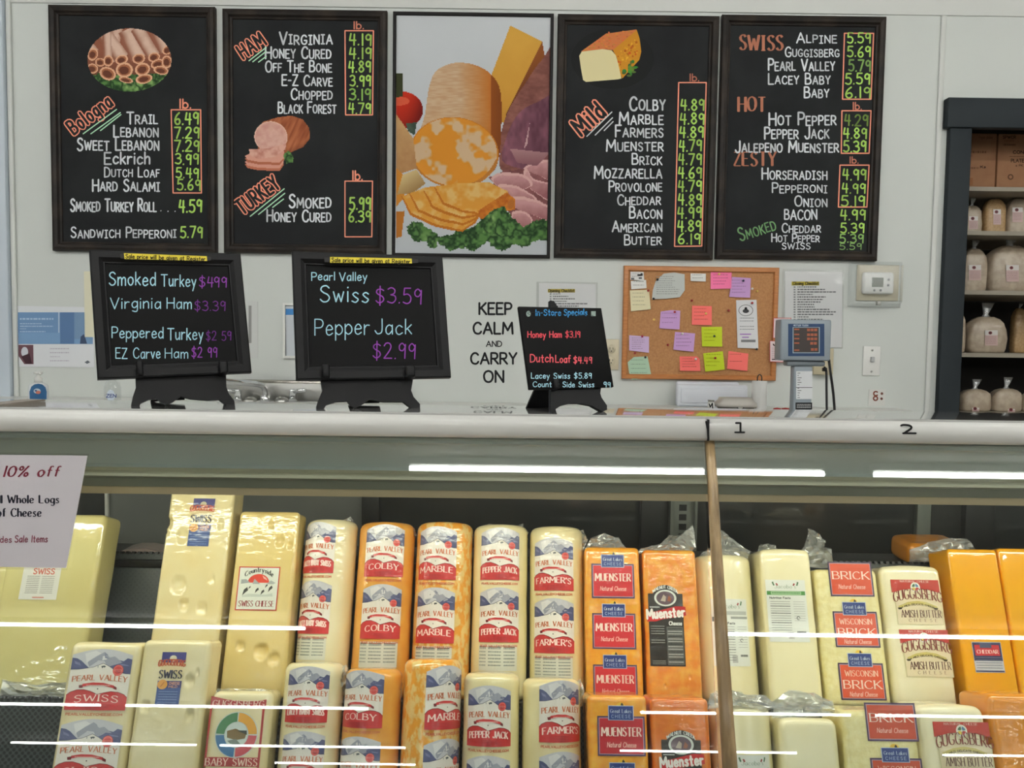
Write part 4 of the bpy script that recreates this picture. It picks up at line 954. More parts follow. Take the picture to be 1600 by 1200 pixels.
note('lower of the two yellow-green sticky notes', kq((594, 652), (726, 638), (737, 760), (606, 774)), YG, 'note', 4, 15)
note('coral sticky note at the lower right of the cork board', kq((764, 636), (897, 654), (887, 770), (752, 756)), CO, 'note', 2, 16)
def rcpt(d):
    cx, cy = 960+880/4.285, 400+364/4.285; d.ring(cx, cy, 10.5, 11.3, bk, sy=.78); d.ell(cx, cy+1, 5, 3.2, L((70, 70, 72))); d.ell(cx, cy-3, 2.2, 2.2, bk, 8); d.text('CREAMERY', cx-8, cy-5.6, 2.6, bk, cx+8, .2) if 0 else None
    d.rect(960+840/4.285, 400+520/4.285, 960+915/4.285, 400+527/4.285, L((160, 110, 190))); d.rect(960+855/4.285, 400+541/4.285, 960+900/4.285, 400+548/4.285, L((160, 110, 190))); d.rect(960+848/4.285, 400+560/4.285, 960+945/4.285, 400+577/4.285, L((130, 130, 132)))
    for i in range(4): d.scribble(1156, 1178, 496.5+i*4.5+(i > 1)*4, 1, GR, .4, i+70)
note('long white slip with an oval emblem and purple marks', kq((815, 296), (952, 293), (961, 619), (822, 615)), (224, 224, 226), 'slip', 0, 17, .5, rcpt, 'paper_slip')
pincol = {'red': (150, 30, 36), 'black': (30, 30, 34), 'yellow': (226, 190, 100), 'green': (40, 70, 50), 'navy': (40, 36, 70), 'white': (224, 220, 214), 'magenta': (176, 40, 84)}
for (u, v, c, lab) in ((182, 122, 'black', 'black push pin in the top left business card'), (226, 232, 'red', 'dark red push pin on the corner of the cream note'), (289, 157, 'black', 'black push pin on the shoulder of the big paper'), (262, 286, 'black', 'black push pin at the lower corner of the big paper'),
    (701, 121, 'yellow', 'yellow push pin in the hot pink note'), (864, 165, 'navy', 'navy push pin in the tilted lavender note'), (923, 219, 'white', 'tiny white pin near the right frame'), (957, 235, 'yellow', 'pale yellow push pin nearest the right frame'), (519, 298, 'red', 'red push pin in bare cork above the coral note'), (766, 365, 'red', 'dark red push pin in bare cork left of the long slip'),
    (613, 385, 'yellow', 'yellow push pin in the centre coral note'), (404, 375, 'red', 'red push pin in the middle left lavender note'), (265, 425, 'yellow', 'yellow push pin in bare cork at the left'), (187, 538, 'magenta', 'magenta push pin in the pale lavender note'), (358, 595, 'red', 'red push pin in bare cork left of the lavender note'), (669, 536, 'green', 'green push pin in the upper yellow-green note'),
    (138, 650, 'red', 'dark red push pin under the pale lavender note'), (207, 678, 'black', 'black push pin in the mint green note'), (676, 683, 'red', 'dark red push pin in the lower yellow-green note'), (545, 690, 'white', 'white push pin in the lower left coral note'), (923, 314, 'red', 'red push pin at the top of the long slip'), (953, 624, 'black', 'black push pin under the long slip'), (455, 520, 'white', 'white push pin in the lavender note beside the yellow-green one')):
    p = at(960+u/4.285, 400+v/4.285, CK-.012)
    solo('push_pin', lab, 'push pin', MB().lathe([(.0004, 0), (.0028, .0002), (.0030, .004), (.0022, .006), (.0024, .010), (.0046, .0115), (.0042, .013), (.0004, .0132)], 12, X=Matrix.Translation((p.x, CK-.0008, p.z)) @ Matrix.Rotation(math.pi/2, 4, 'X')), mat('pin '+lab[:20], pincol[c], .3), (p.x, CK, p.z), 'push pins on the cork board')

# ---------------------------------------------------------------- counter along the back wall and what stands on it
CT = 1.06
bc = thing('back_counter', 'long white work counter along the back wall, mostly hidden by the case', 'counter', (0, 2.8, 0))
build('worktop', MB().box((-3.2, 2.42, CT-.04), (1.5, WALLY-.002, CT), bev=.004), M_white, bc)
build('cabinet', MB().box((-3.2, 2.47, .0), (1.5, WALLY-.002, CT-.041)), M_trim, bc)
# soap bottle
Y = 2.8; p = at(60, 600, Y); zb_ = CT; k = 1/FPX*Y
t = thing('soap_bottle', 'white pump soap bottle with a dark blue label at the far left', 'soap bottle', (p.x, Y, CT))
zl = at(60, 600, Y).z-CT
def sq(cx, cy, z, rx, ry, n=24, e=3): return [(cx+rx*math.copysign(abs(math.cos(2*math.pi*i/n))**(2/e), math.cos(2*math.pi*i/n)), cy+ry*math.copysign(abs(math.sin(2*math.pi*i/n))**(2/e), math.sin(2*math.pi*i/n)), z) for i in range(n)]
r0 = 14.5*k; hb = at(60, 597, Y).z-CT
build('bottle', MB().loft([sq(0, 0, z*hb, r0*s_, r0*.62*s_) for z, s_ in ((0, .9), (.03, 1), (.7, 1), (.86, .92), (.95, .6), (1, .34))]), mat('soap plastic', (226, 228, 230), .25), t, True)
build('pump', MB().lathe([(.0005, hb), (.013, hb), (.013, hb+.016), (.006, hb+.02), (.006, hb+.028), (.014, hb+.03), (.014, hb+.036), (.0005, hb+.037)], 16).tube([(0, 0, hb+.033), (.012, -.012, hb+.034), (.02, -.02, hb+.029)], .004), M_white, t, True)
fl = lambda px, py, o: at(px, py, Y-r0*.63-o)
d = Draw(fl, True); d.poly([(46.5, 624), (46, 612), (49, 604), (54, 600.5), (60, 599.5), (66, 600.5), (71, 605), (73, 612), (72.5, 640), (46.5, 640)], L((26, 86, 134))); d.up(); d.ell(58, 611, 5.5, 4, L((190, 200, 210)), 14); d.up(); d.ell(59.5, 613, 4, 2.6, L((196, 110, 90)), 12); d.ell(56, 610.5, 2, 1.5, L((40, 80, 130)), 8)
d.build('label', t, P_gloss)
p = at(176, 612, Y); t = thing('spray_bottle', 'clear bottle with a blue-lettered label, under the turkey and ham chalk sign', 'bottle', (p.x, Y, CT))
hb = at(176, 592, Y).z-CT; r0 = 12.5*k
build('bottle', MB().loft([sq(0, 0, z*hb, r0*s_, r0*s_*.8, e=2.3) for z, s_ in ((0, .9), (.03, 1), (.66, 1), (.84, .8), (1, .35))]), M_clear, t, True)
build('cap', MB().lathe([(.0005, hb), (.012, hb), (.011, hb+.03), (.0005, hb+.031)], 14), M_clear, t, True)
fl = lambda px, py, o: at(px, py, Y-r0*.82-o)
d = Draw(fl, True); d.ell(173, 618, 6.5, 9, L((206, 216, 228)), 20); d.up(); d.text('ZEN', 166, 621, 5, L((36, 60, 130)), 181, .22, shear=.1); d.build('label', t, P_gloss)
# steel sink with tap
a = at(424, 594, 3.06); b = at(632, 596, 3.06)
t = thing('steel_sink', 'stainless steel sink back with rolled rim behind the two-price chalk sign', 'sink', ((a.x+b.x)/2, 3.06, CT))
a0 = at(352, 594, 3.06)
build('splash_back', MB().box((a0.x, 3.05, CT), (b.x, 3.09, a.z-.01), bev=.003), M_steel, t)
build('rim', MB().tube([(a0.x, 3.06, a.z-.008), (b.x, 3.06, a.z-.008)], .010, 10), mat('rim steel', (200, 196, 186), .25, metal=1), t)
b2 = at(608, 630, 3.04)
t = thing('kitchen_tap', 'chrome swan-neck tap with two lever handles on the steel sink', 'tap', (at(413, 620, 2.98).x, 2.98, CT))
def tw(*a): return [tuple(at(x, y, Yq)) for x, y, Yq in a]
build('spout', MB().tube([tuple(p) for p in catmull(tw((414, 632, 3.0), (414, 618, 3.0), (413, 607, 2.99), (405, 601, 2.96), (380, 598, 2.88), (340, 594, 2.8)))], .011, 10).lathe([(.001, 0), (.02, 0), (.018, .03), (.012, .035), (.001, .036)], 16, c=tuple(at(414, 632, 3.0))), M_chrome, t)
for px, sgn in ((372, -1), (457.5, 1)):
    p = at(px, 630, 3.0); build('handle', MB().lathe([(.001, 0), (.018, 0), (.014, .02), (.013, .045), (.015, .05), (.001, .055)], 16, c=tuple(p)).tube([(p.x-.02*sgn*0, 3.0, p.z+.044), (p.x+.055*sgn, 2.97, p.z+.052)], [.011, .007], 8), M_chrome, t)
for px in (391, 440):
    p = at(px, 634, 3.02); build('flange', MB().lathe([(.03, 0), (.028, .02), (.020, .03), (.008, .034), (.001, .034)], 20, c=tuple(p)), M_steel, t)
# right of the case top: trays, tub, towel roll, scale display
a = at(1055, 596, 3.04); b = at(1170, 636, 3.04)
for k2, (xa, xb, yt, Yq, lab) in enumerate(((1056, 1154, 595.5, 3.07, 'white plastic tray leaning on the wall, rear of the pair'), (1057, 1168, 600, 3.04, 'white plastic tray leaning on the wall, front of the pair'))):
    A = at(xa, yt, Yq); B = at(xb, yt, Yq)
    m = MB().box((A.x, Yq-.012, CT), (B.x, Yq+.006, A.z), bev=.010, seg=3).box((A.x+.015, Yq-.016, CT+.015), (B.x-.015, Yq-.012, A.z-.016), bev=.002)
    solo('plastic_tray', lab, 'tray', m, mat('tray white', (218, 222, 230), .35), None, 'white trays')
Yq = 2.85; A = at(1118, 640, Yq); B = at(1180, 622, Yq); cx = (A.x+B.x)/2
t = thing('deli_tub', 'squat clear tub with a pale lid in front of the white trays', 'tub', (cx, Yq, CT)); h = B.z-CT; r = (B.x-A.x)/2
build('tub', MB().loft([sq(0, 0, z, r*s_, r*.7*s_, e=4) for z, s_ in ((0, .8), (h-.05, .96), (h-.03, 1))]), M_clear, t, True)
build('lid', MB().loft([sq(0, 0, z, r*s_, r*.7*s_, e=4) for z, s_ in ((h-.03, 1.02), (h-.018, 1.02), (h-.008, .85), (h, .8))]), mat('lid grey', (196, 192, 184), .4), t, True)
build('filling', MB().loft([sq(0, 0, z, r*s_, r*.7*s_, e=4) for z, s_ in ((.004, .74), (h-.035, .9))]), mat('tub filling', (170, 164, 152), .7), t, True)
fl = lambda px, py, o: at(px, py, Yq-r*.70-o)
d = Draw(fl, True); d.ell(1157, 637, 6, 2.4, bk, 14); d.up(); d.ell(1157, 637.5, 4, 1.2, L((200, 198, 190)), 12); d.build('label', t, P_gloss)
p = at(1111, 632, 2.8); t = thing('spice_jar', 'tiny clear jar with dark print beside the squat tub', 'jar', (p.x, 2.8, CT)); h = at(1111, 625, 2.8).z-CT
build('jar', MB().lathe([(.001, 0), (.012, 0), (.012, h-.012), (.009, h-.006), (.001, h-.006)], 16), M_white, t, True); build('lid', MB().lathe([(.001, h-.006), (.011, h-.006), (.011, h), (.001, h)], 16), M_steel, t, True)
d = Draw(lambda px, py, o: at(px, py, 2.8-.0125-o), True); d.line([(1108, 631), (1110, 636), (1113, 630), (1114, 640)], 1.6, bk); d.build('print', t, P_paper)
p = at(1186, 620, 2.9); h = at(1186, 595, 2.9).z-CT; r = 11.5/FPX*2.9
t = thing('paper_towel_roll', 'white paper towel roll on a dark wire stand', 'paper towel', (p.x, 2.9, CT))
build('roll', MB().lathe([(.018, 0), (r*.97, 0), (r, .004), (r, h-.004), (r*.97, h), (.018, h)], 28), mat('towel paper', (230, 230, 228), .9, bump=(120, .2)), t, True)
build('wire_stand', MB().tube([(-.008, 0, .0), (-.008, 0, h+.012), (-.005, 0, h+.02), (0, 0, h+.023), (.005, 0, h+.02), (.008, 0, h+.012), (.008, 0, 0)], .0022, 8), M_blackpl, t, True)
for px, lab in ((1214.5, 'left of two red lids peeping over the case edge'), (1227.5, 'right of two red lids peeping over the case edge')):
    p = at(px, 640, 2.7); zt_ = at(px, 637, 2.7).z; t = thing('spice_jar', lab, 'jar', (p.x, 2.7, CT), 'red-lidded jars')
    build('jar', MB().lathe([(.001, 0), (.013, 0), (.013, zt_-CT-.014), (.001, zt_-CT-.014)], 14), M_white, t, True); build('lid', MB().lathe([(.001, zt_-CT-.014), (.0135, zt_-CT-.014), (.013, zt_-CT-.002), (.001, zt_-CT)], 14), mat('red lid', (176, 30, 34), .35), t, True)
# tags behind the display
for (cs, lab) in (([(1209, 497), (1236, 497), (1236, 529), (1208, 528)], 'upper red-edged white tag behind the scale display'), ([(1203, 532.5), (1230, 534), (1230, 566), (1203, 565)], 'lower red-edged white tag behind the scale display')):
    t, d = sheet('label_tag', lab, 'tag', cs, (224, 206, 208), WALLY-.022, None, .002); x, y = cs[0]
    for q in range(4): d.line([cs[q], cs[(q+1) % 4]], .9, L((190, 70, 70)))
    d.ring(x+8, y+4.5, 2, 3.8, L((60, 30, 34)), 0, 180, 8)
    for i in range(6): d.scribble(x+3, x+16, y+11+i*2.8, 1, L((190, 160, 165)), seed=i)
    d.rect(x+3, y+28, x+13, y+30, L((90, 70, 74))); d.build('print', t, P_paper)
x0, x1, z0, z1 = rect_of([(1270, 543), (1302, 545), (1300, 586), (1270, 585)], WALLY-.02)
solo('wall_box', 'beige wall box behind the scale display', 'box', MB().box((x0, WALLY-.03, z0), (x1, WALLY, z1), bev=.003), mat('beige', (190, 180, 152), .5))
Yq = 2.55; M_grey = mat('scale grey', (142, 152, 160), .4)
A = at(1217, 563, Yq); B = at(1298, 500, Yq)
t = thing('scale_display', 'grey price scale display on a post with a navy screen panel', 'scale', ((A.x+B.x)/2, Yq, CT))
build('head', MB().box((A.x, Yq-.01, A.z), (B.x, Yq+.05, B.z), bev=.006, seg=3), M_grey, t)
n1 = at(1242, 566, Yq); n2 = at(1271, 566, Yq)
build('collar', MB().box((at(1230, 570, Yq).x, Yq, A.z-.018), (at(1290, 570, Yq).x, Yq+.045, A.z-.0005), bev=.005), mat('scale grey dark', (110, 118, 124), .4), t)
build('post', MB().box((n1.x, Yq+.003, CT), (n2.x, Yq+.04, A.z-.018), bev=.004), M_grey, t)
fl = lambda px, py, o: at(px, py, Yq-.010-o)
d = Draw(fl, True); d.rect(1231.5, 506, 1288, 556.5, L((36, 66, 104))); d.up(); d.rect(1238.5, 511, 1281, 552, L((150, 166, 178))); d.up(); d.rect(1240, 512, 1279.5, 550.5, L((64, 56, 54))); d.up()
d.text('METTLER TOLEDO', 1240, 509.6, 2.4, L((190, 205, 220)), 1263, .2)
og = L((176, 96, 66))
for i, (xa, n, y) in enumerate(((1241, 1, 513.5), (1261, 3, 513.5), (1241, 1, 521.5), (1261, 3, 521), (1241, 1, 528), (1261, 3, 527.5), (1241, 1, 535), (1266, 2, 534.5), (1241, 1, 546), (1267, 2, 544))):
    for j in range(n): d.rect(xa+j*5.6, y, xa+j*5.6+(8 if n == 1 else 4.6), y+(2.2 if n == 1 else 4), og)
d.build('screen', t, P_gloss)
fl = lambda px, py, o: at(px, py, Yq+.003-o)
d = Draw(fl, True); d.rect(1244, 580, 1269.5, 623.5, L((222, 224, 226))); d.rect(1243, 629, 1269, 640, L((34, 36, 38))); d.up()
d.line([(1244, 605.5), (1269, 605.5)], .8, bk)
for i in range(11): d.rect(1246, 582.5+i*3.6+(i > 5)*2, 1246+random.uniform(2, 7), 583.6+i*3.6+(i > 5)*2, GR)
for i in range(3): d.scribble(1245, 1267, 631.5+i*2.4, 1, L((190, 190, 190)), seed=i)
d.build('price_card', t, P_paper)
solo('power_cable', 'black cord with a white plug falling from the beige wall box', 'cable', MB().tube([tuple(p) for p in catmull(tw((1288, 574, 2.75), (1291, 580, 2.74), (1291.5, 610, 2.73), (1292, 650, 2.72)))], .004, 8).box(tuple(at(1284, 580, 2.75)), tuple(at(1292.5, 575, 2.735)), bev=.001), M_blackpl)
solo('power_cable', 'black cord hanging straight from the side of the scale display', 'cable', MB().tube([tuple(p) for p in catmull(tw((1295, 562, 2.6), (1298, 585, 2.66), (1302, 615, 2.67), (1305, 652, 2.68)))], .0042, 8), M_blackpl)

# ---------------------------------------------------------------- shelves seen through the opening
M_shelf = mat('pale shelf', (150, 142, 128), .6)
SY = WALLY+.16
su = thing('store_shelves', 'shelving with pale boards in the opening on the right', 'shelves', (2.6, SY+.2, 0))
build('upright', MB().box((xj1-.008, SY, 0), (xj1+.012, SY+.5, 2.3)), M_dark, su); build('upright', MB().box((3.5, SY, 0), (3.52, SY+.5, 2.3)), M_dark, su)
SZ = []
for py in (292, 361, 454, 552, 647):
    z = at(1555, py, SY).z; SZ.append(z); build('shelf', MB().box((xj1+.0125, SY, z-.017), (3.499, SY+.5, z)), M_shelf, su)
M_card = mat('cardboard', (150, 108, 76), .8, c2=(142, 100, 70), nscale=12)
def carton(label, xa, xb, yt, fd):
    A = at(xa, yt, SY+.02); B = at(xb, yt, SY+.02)
    t = thing('cardboard_box', label, 'box', ((A.x+B.x)/2, SY+.02, SZ[0]), 'boxes on the top shelf')
    build('carton', MB().box((A.x, SY+.02, SZ[0]), (B.x, SY+.35, A.z), bev=.003), M_card, t)
    build('flap_seam', MB().box(((A.x), SY+.17, A.z), (B.x, SY+.20, A.z+.0008)), mat('tape', (160, 124, 90), .3), t)
    d = Draw(lambda px, py, o: at(px, py, SY+.02-o), True); fd(d); d.build('print', t, P_paper)
ik = L((58, 40, 30)); ik2 = L((110, 76, 54))
def f1(d):
    d.text('Paper plates', 1530, 217, 5, ik2, 1551, .14)
    for i, (y, e) in enumerate(((229, 1517), (236, 1541), (242, 1519), (261, 1530))): d.scribble(1511, e, y, 3 if i != 1 else 3.4, ik2, .2, i)
    d.text('Ks', 1532, 262.5, 3.5, ik, 1540, .3); d.rect(1512, 278, 1520, 289, L((136, 92, 60)))
def f2(d):
    d.text('SPWCR', 1567, 216.5, 4.5, ik, 1587, .2); d.scribble(1569, 1585, 219.5, 1, ik2); d.scribble(1568, 1587, 225, 2.5, ik2, .1); d.text('CONT', 1583, 240, 4.6, ik, 1605, .24); d.scribble(1577, 1600, 244, 1, ik2, .1)
    d.text('PLATES', 1580, 253.5, 5, ik, 1604, .2); d.text('a PK', 1587, 260, 3, ik, 1598, .2); d.ring(1579, 276.5, 2.5, 4.5, L((90, 62, 44)))
carton('cardboard carton with faint print, beside the slate blue casing', 1511, 1558.5, 208, f1)
carton('cardboard carton with plates print, right of the other carton', 1560.5, 1616, 209, f2)
M_flour = mat('bagged flour', (184, 170, 150), .45, c2=(168, 152, 132), nscale=30, coat=.5, coatbump=(45, .8, .006), bump=(30, .3, .006))
M_oats = mat('bagged grain', (172, 138, 92), .5, c2=(186, 154, 108), nscale=120, coat=.5, coatbump=(45, .8, .006), bump=(30, .3, .006))
def bag(label, xa, xb, yt, si, m, Yo=.06, neck=12, lab=None, fat=.6, seed=0):
    Y = SY+Yo+.1; z0 = SZ[si]; A = at(xa, yt, Y); B = at(xb, yt, Y); w_ = (B.x-A.x)/2; h = A.z-z0; cx = (A.x+B.x)/2; r = random.Random(seed)
    fat = min(fat, (Yo+.085)/w_)
    t = thing('food_bag', label, 'bag', (cx, Y, z0), 'clear bags on the shelves')
    rings = []
    for z, s_ in ((0, .84), (.03, .94), (.12, 1), (.4, 1.02), (.66, .98), (.82, .9), (.93, .68), (1.0, .36)):
        q = sq(0, 0, z*h, w_*s_, w_*fat*s_, 28, 3.4)
        rings.append([(x*(1+.05*math.sin(5*i+9*z+seed)*(z > .2)), y, zz+.012*h*math.sin(3*i+seed)*(z > .5)) for i, (x, y, zz) in enumerate(q)])
    build('bag', MB().loft(rings), m, t, True)
    nk = neck/FPX*Y
    build('tied_neck', MB().loft([sq(0, 0, h*.97, w_*.30, w_*.2, 14, 2), sq(0, 0, h+nk*.2, w_*.12, w_*.1, 14, 2), sq(.004, 0, h+nk*.55, w_*.22, w_*.12, 14, 2), sq(.008, .0, h+nk, w_*.34, w_*.06, 14, 2)]), M_bag, t, True)
    if lab:
        lx0, ly0, lx1, ly1 = lab; rd = w_*fat
        d = Draw(lambda px, py, o: at(px, py, Y-rd*1.035-o), True, base=.001); d.rect(lx0, ly0, lx1, ly1, L((196, 168, 164))); d.rect(lx0, ly0, lx1, ly0+(ly1-ly0)*.32, L((212, 208, 204))); d.up()
        d.ell(lx0+(lx1-lx0)*.42, ly0+(ly1-ly0)*.17, 3.0, 2.6, L((110, 30, 36)), 10); d.up(); d.ell(lx0+(lx1-lx0)*.42, ly0+(ly1-ly0)*.17, 1.2, 1, L((30, 24, 28)), 8)
        for i in range(5): d.scribble(lx0+2, lx1-2, ly0+(ly1-ly0)*(.42+.1*i), .9, L((150, 122, 120)), .4, i)
        d.build('label', t, P_gloss)
bag('small white bag half hidden by the casing, second shelf from the top', 1504, 1533, 322, 1, M_flour, .05, 14, (1514, 338, 1528, 358), seed=1)
bag('bag of tan grain on the second shelf from the top', 1537, 1570.5, 311, 1, M_oats, .05, 9, (1552, 327, 1564, 351), seed=2)
bag('bag of white flour at the frame edge, second shelf from the top', 1573, 1608, 310, 1, M_flour, .05, 10, (1582, 324, 1598, 347), seed=3)
bag('tall white flour bag beside the casing, third shelf', 1503, 1541, 389, 2, M_flour, .05, 14, (1514, 414, 1533, 438), seed=4)
bag('wide white flour bag on the third shelf', 1543, 1612, 384, 2, M_flour, .05, 14, (1572, 414, 1592, 440), .5, 5)
bag('white flour bag with a smooth top on the fourth shelf', 1510, 1570, 495, 3, M_flour, .05, 22, (1539, 516, 1559, 540), .5, 6)
bag('sliver of a white bag against the casing, fourth shelf', 1488, 1508, 490, 3, M_flour, .05, 8, None, .8, 7)
bag('shadowy bag of tan grain at the back of the fourth shelf', 1582, 1604, 482, 3, M_oats, .2, 8, None, .8, 10)
bag('white flour bag with upright bow, bottom shelf beside the casing', 1500, 1546.5, 608, 4, M_flour, .05, 16, (1519, 637, 1530, 646), .55, 8)
bag('white flour bag with pointed top, bottom shelf further right', 1549.5, 1594.5, 607, 4, M_flour, .05, 18, (1575, 639, 1586, 646), .55, 9)
bag('bag of white flour cut by the frame edge on the bottom shelf', 1597, 1630, 612, 4, M_flour, .05, 14, None, .55, 11)

# ---------------------------------------------------------------- discount sign stuck on the glass
Q = [hit(x, y, GP+GN*.001, GN) for x, y in ((-62, 710), (137, 712), (103.5, 887.5), (-96, 884))]
t = thing('discount_sign', 'white paper sign with red discount lettering taped to the case glass', 'sign', Q[2])
build('paper', MB().prism(Q, GN*.0006), mat('sign paper', (238, 232, 238), .6), t)
build('sleeve', MB().prism([hit(x, y, GP+GN*.0022, GN) for x, y in ((-66, 706), (139, 709), (105, 891), (-100, 888))], GN*.0003), M_sleeve, t)
d = Draw(lambda px, py, o: hit(px, py, GP+GN*(.0016+o), GN), True); rd = L((140, 44, 66)); nv = L((40, 42, 58))
d.text('10% off', 4, 744.5, 16, rd, 91, .26, serif=.07, shear=.22); d.text('Take', -58, 743, 16, rd, -6, .26, serif=.07, shear=.22)
d.text('All Whole Logs', -13, 786, 12, nv, 92, .24, serif=.07); d.text('of Cheese', -4, 807, 12.5, nv, 64, .24, serif=.07)
d.text('Excludes', -30, 847.5, 9.5, L((150, 70, 90)), 18, .15); d.text('Sale Items', 23, 847, 10, L((150, 70, 90)), 74, .15, shear=.08)
d.build('lettering', t, P_paper)
# ---------------------------------------------------------------- cheeses
FILMW = (28, .55, .003, (1, 1, 2.5))
def cheese(name, c1, c2, scale=20, lo=.35, hi=.65, vec=None, bump=(60, .12, .003), coat=1.0, rough=.5, film=FILMW, k=.97):
    return mat(name, c1, rough, 0, coat, k, bump, c2, scale, lo, hi, vec, coatbump=film, spec=.25, crough=.025, cior=1.75)
M_swiss = cheese('swiss cheese', (240, 226, 176), (236, 216, 158), 14)
M_swiss2 = cheese('deep yellow swiss', (238, 216, 150), (232, 204, 130), 10)
M_palesw = cheese('pale swiss', (238, 226, 184), (231, 216, 166), 14)
M_bigsw = cheese('wrapped pale swiss', (222, 212, 150), (214, 200, 134), 6, film=(14, .4, .006))
M_ivo = cheese('ivory cheese', (248, 240, 202), (242, 230, 184), 12)
M_colby = cheese('colby', (244, 178, 78), (238, 164, 62), 40)
M_marble = cheese('marbled cheese', (244, 166, 50), (244, 212, 140), 85, .44, .56, (1, 1, .7))
M_pj = cheese('pepper jack', (247, 236, 190), (241, 226, 172), 12)
M_farm = cheese('farmer cheese', (247, 236, 188), (241, 224, 170), 12)
M_muen = cheese('orange rind', (246, 158, 34), (252, 188, 66), 60, .35, .7, bump=(120, .25, .003))
M_muen2 = cheese('mottled orange rind', (240, 140, 40), (250, 182, 74), 45, .38, .66, bump=(90, .3, .003))
M_muen3 = cheese('deep orange rind', (228, 116, 34), (236, 138, 50), 45, .38, .66, bump=(90, .3, .003))
M_white = M_white
M_moz = cheese('white cheese', (250, 241, 200), (245, 234, 188), 8, bump=(30, .03, .002))
M_brick = cheese('brick cheese', (250, 240, 182), (240, 226, 158), 90, bump=(150, .4, .003))
M_butt = cheese('butter cheese', (250, 241, 205), (243, 232, 190), 10)
M_ched = cheese('cheddar', (255, 182, 2), (254, 174, 2), 8, bump=(30, .03, .002), film=(20, .12, .004))
M_ched2 = cheese('wrapped cheddar', (240, 150, 24), (226, 146, 44), 10, film=(26, .6, .006))

def lin3(r, g, b): return L((r, g, b))
def block_mb(w_, dp, h, r=.010, holes=(), wob=.0012, seed=0, n=26, domed=0, taper=0):
    if holes: n = 84
    b = bmesh.new(); bmesh.ops.create_cube(b, size=2); bmesh.ops.subdivide_edges(b, edges=list(b.edges), cuts=n, use_grid_fill=True)
    hw, hd, hh = w_/2, dp/2, h/2
    def sp(c): return math.copysign(1-(1-abs(c))**(1.25 if holes else 1.7), c)
    for v in b.verts:
        p = Vector((sp(v.co.x)*hw, sp(v.co.y)*hd, sp(v.co.z)*hh)); q = Vector((max(-hw+r, min(hw-r, p.x)), max(-hd+r, min(hd-r, p.y)), max(-hh+r, min(hh-r, p.z))))
        dv = p-q
        if dv.length > 1e-9: p = q+dv.normalized()*min(r, dv.length if (abs(dv.x) > 0)+(abs(dv.y) > 0)+(abs(dv.z) > 0) < 2 else r)
        e = mnoise.noise(Vector((p.x*22+seed*7, p.y*22, p.z*14+seed)))*wob
        p.x += e*(1 if p.x > 0 else -1); p.z += e*.7*(1 if p.z > 0 else -1); p.y = max(p.y+e, -hd)
        if domed and p.z > hh-r*1.5: p.z -= domed*(p.x/hw)**2
        if taper: p.x *= 1-taper*(p.z/hh)
        for (hx, hz_, hr, hp) in holes:
            t = 1-((p.x-hx)**2+(p.z+hh-hz_)**2)/hr**2
            if t > 0:
                if p.y < -hd+.02: p.y += hp*math.sqrt(t)
                elif abs(abs(p.x)-hw) < .01: p.x -= math.copysign(hp*t, p.x)
        v.co = (p.x, p.y+hd, p.z+hh)
    return MB().bm(b, 0, True)
def log_mb(R, h, r=.014, wob=.0012, seed=0, squash=1.0):
    prof = []
    for i in range(7): a = i/6*math.pi/2; prof.append((R-r+r*math.sin(a), r-r*math.cos(a)))
    prof = [(.0008, .0)]+[(R*.5, 0)]+prof
    for i in range(1, 22): prof.append((R, r+(h-2*r)*i/22))
    for i in range(7): a = i/6*math.pi/2; prof.append((R-r+r*math.cos(a), h-r+r*math.sin(a)))
    prof += [(R*.5, h+.001), (.0008, h+.0015)]; rings = []
    for rr, z in prof:
        ring = []
        for j in range(48):
            a = 2*math.pi*j/48; k = -abs(mnoise.noise(Vector((math.cos(a)*1.5+seed*3, math.sin(a)*1.5, z*18))))*wob if rr > R*.6 else 0
            ring.append(((rr+k)*math.cos(a), R+(rr+k)*math.sin(a), z))
        rings.append(ring)
    return MB().loft(rings)
ROW = {'B': (PB, BASE_B), 'F': (PF, bf)}
class Item: pass
def place(row, label, kind, xl, xr, yt, m, group=None, dp=.10, holes=(), r=.010, wob=.0012, cat='cheese', gap=.0006, name=None, dome=0, h=None, taper=0):
    P, base = ROW[row]; A = hit(xl, yt, P, LN); B = hit(xr, yt, P, LN); w_ = B.x-A.x-gap
    it = Item(); it.x = (A.x+B.x)/2; it.w = w_; it.h = (((A+B)/2)-base).dot(LT); it.seed = len(PM); it.row = row
    it.o = thing(name or ('cheese_log' if kind == 'log' else 'cheese_block'), label, cat, (it.x, base.y, base.z), group, RX); it.R = w_/2
    inv = PM[it.o.name].inverted()
    def lc(px, py): p = inv @ hit(px, py, P, LN); return p.x, p.z
    it.lc = lc
    if kind == 'log': build('cheese', log_mb(it.R, it.h, seed=it.seed, wob=wob), m, it.o, True)
    else:
        hs = [(*lc(a, b), c/FPX*1.45, e) for a, b, c, e in holes]
        build('cheese', block_mb(w_, dp, it.h, r, hs, wob, it.seed, domed=dome, taper=taper), m, it.o, True)
    if kind == 'log': it.f = lambda u, v, o: ((it.R+o)*math.sin(u/it.R), it.R-(it.R+o)*math.cos(u/it.R), v)
    else: it.f = lambda u, v, o: (u, -o, v)
    return it
def draw(it, base=.0008): return Draw(it.f, base=base, step=.00016)
def arcu(it, x): return it.R*math.asin(max(-.97, min(.97, x/it.R)))
def finish(it, d, nm='label', mt=None): return d.build(nm, it.o, mt or P_film, True, .006 if it.o.name.startswith('cheese_log') else None, True)
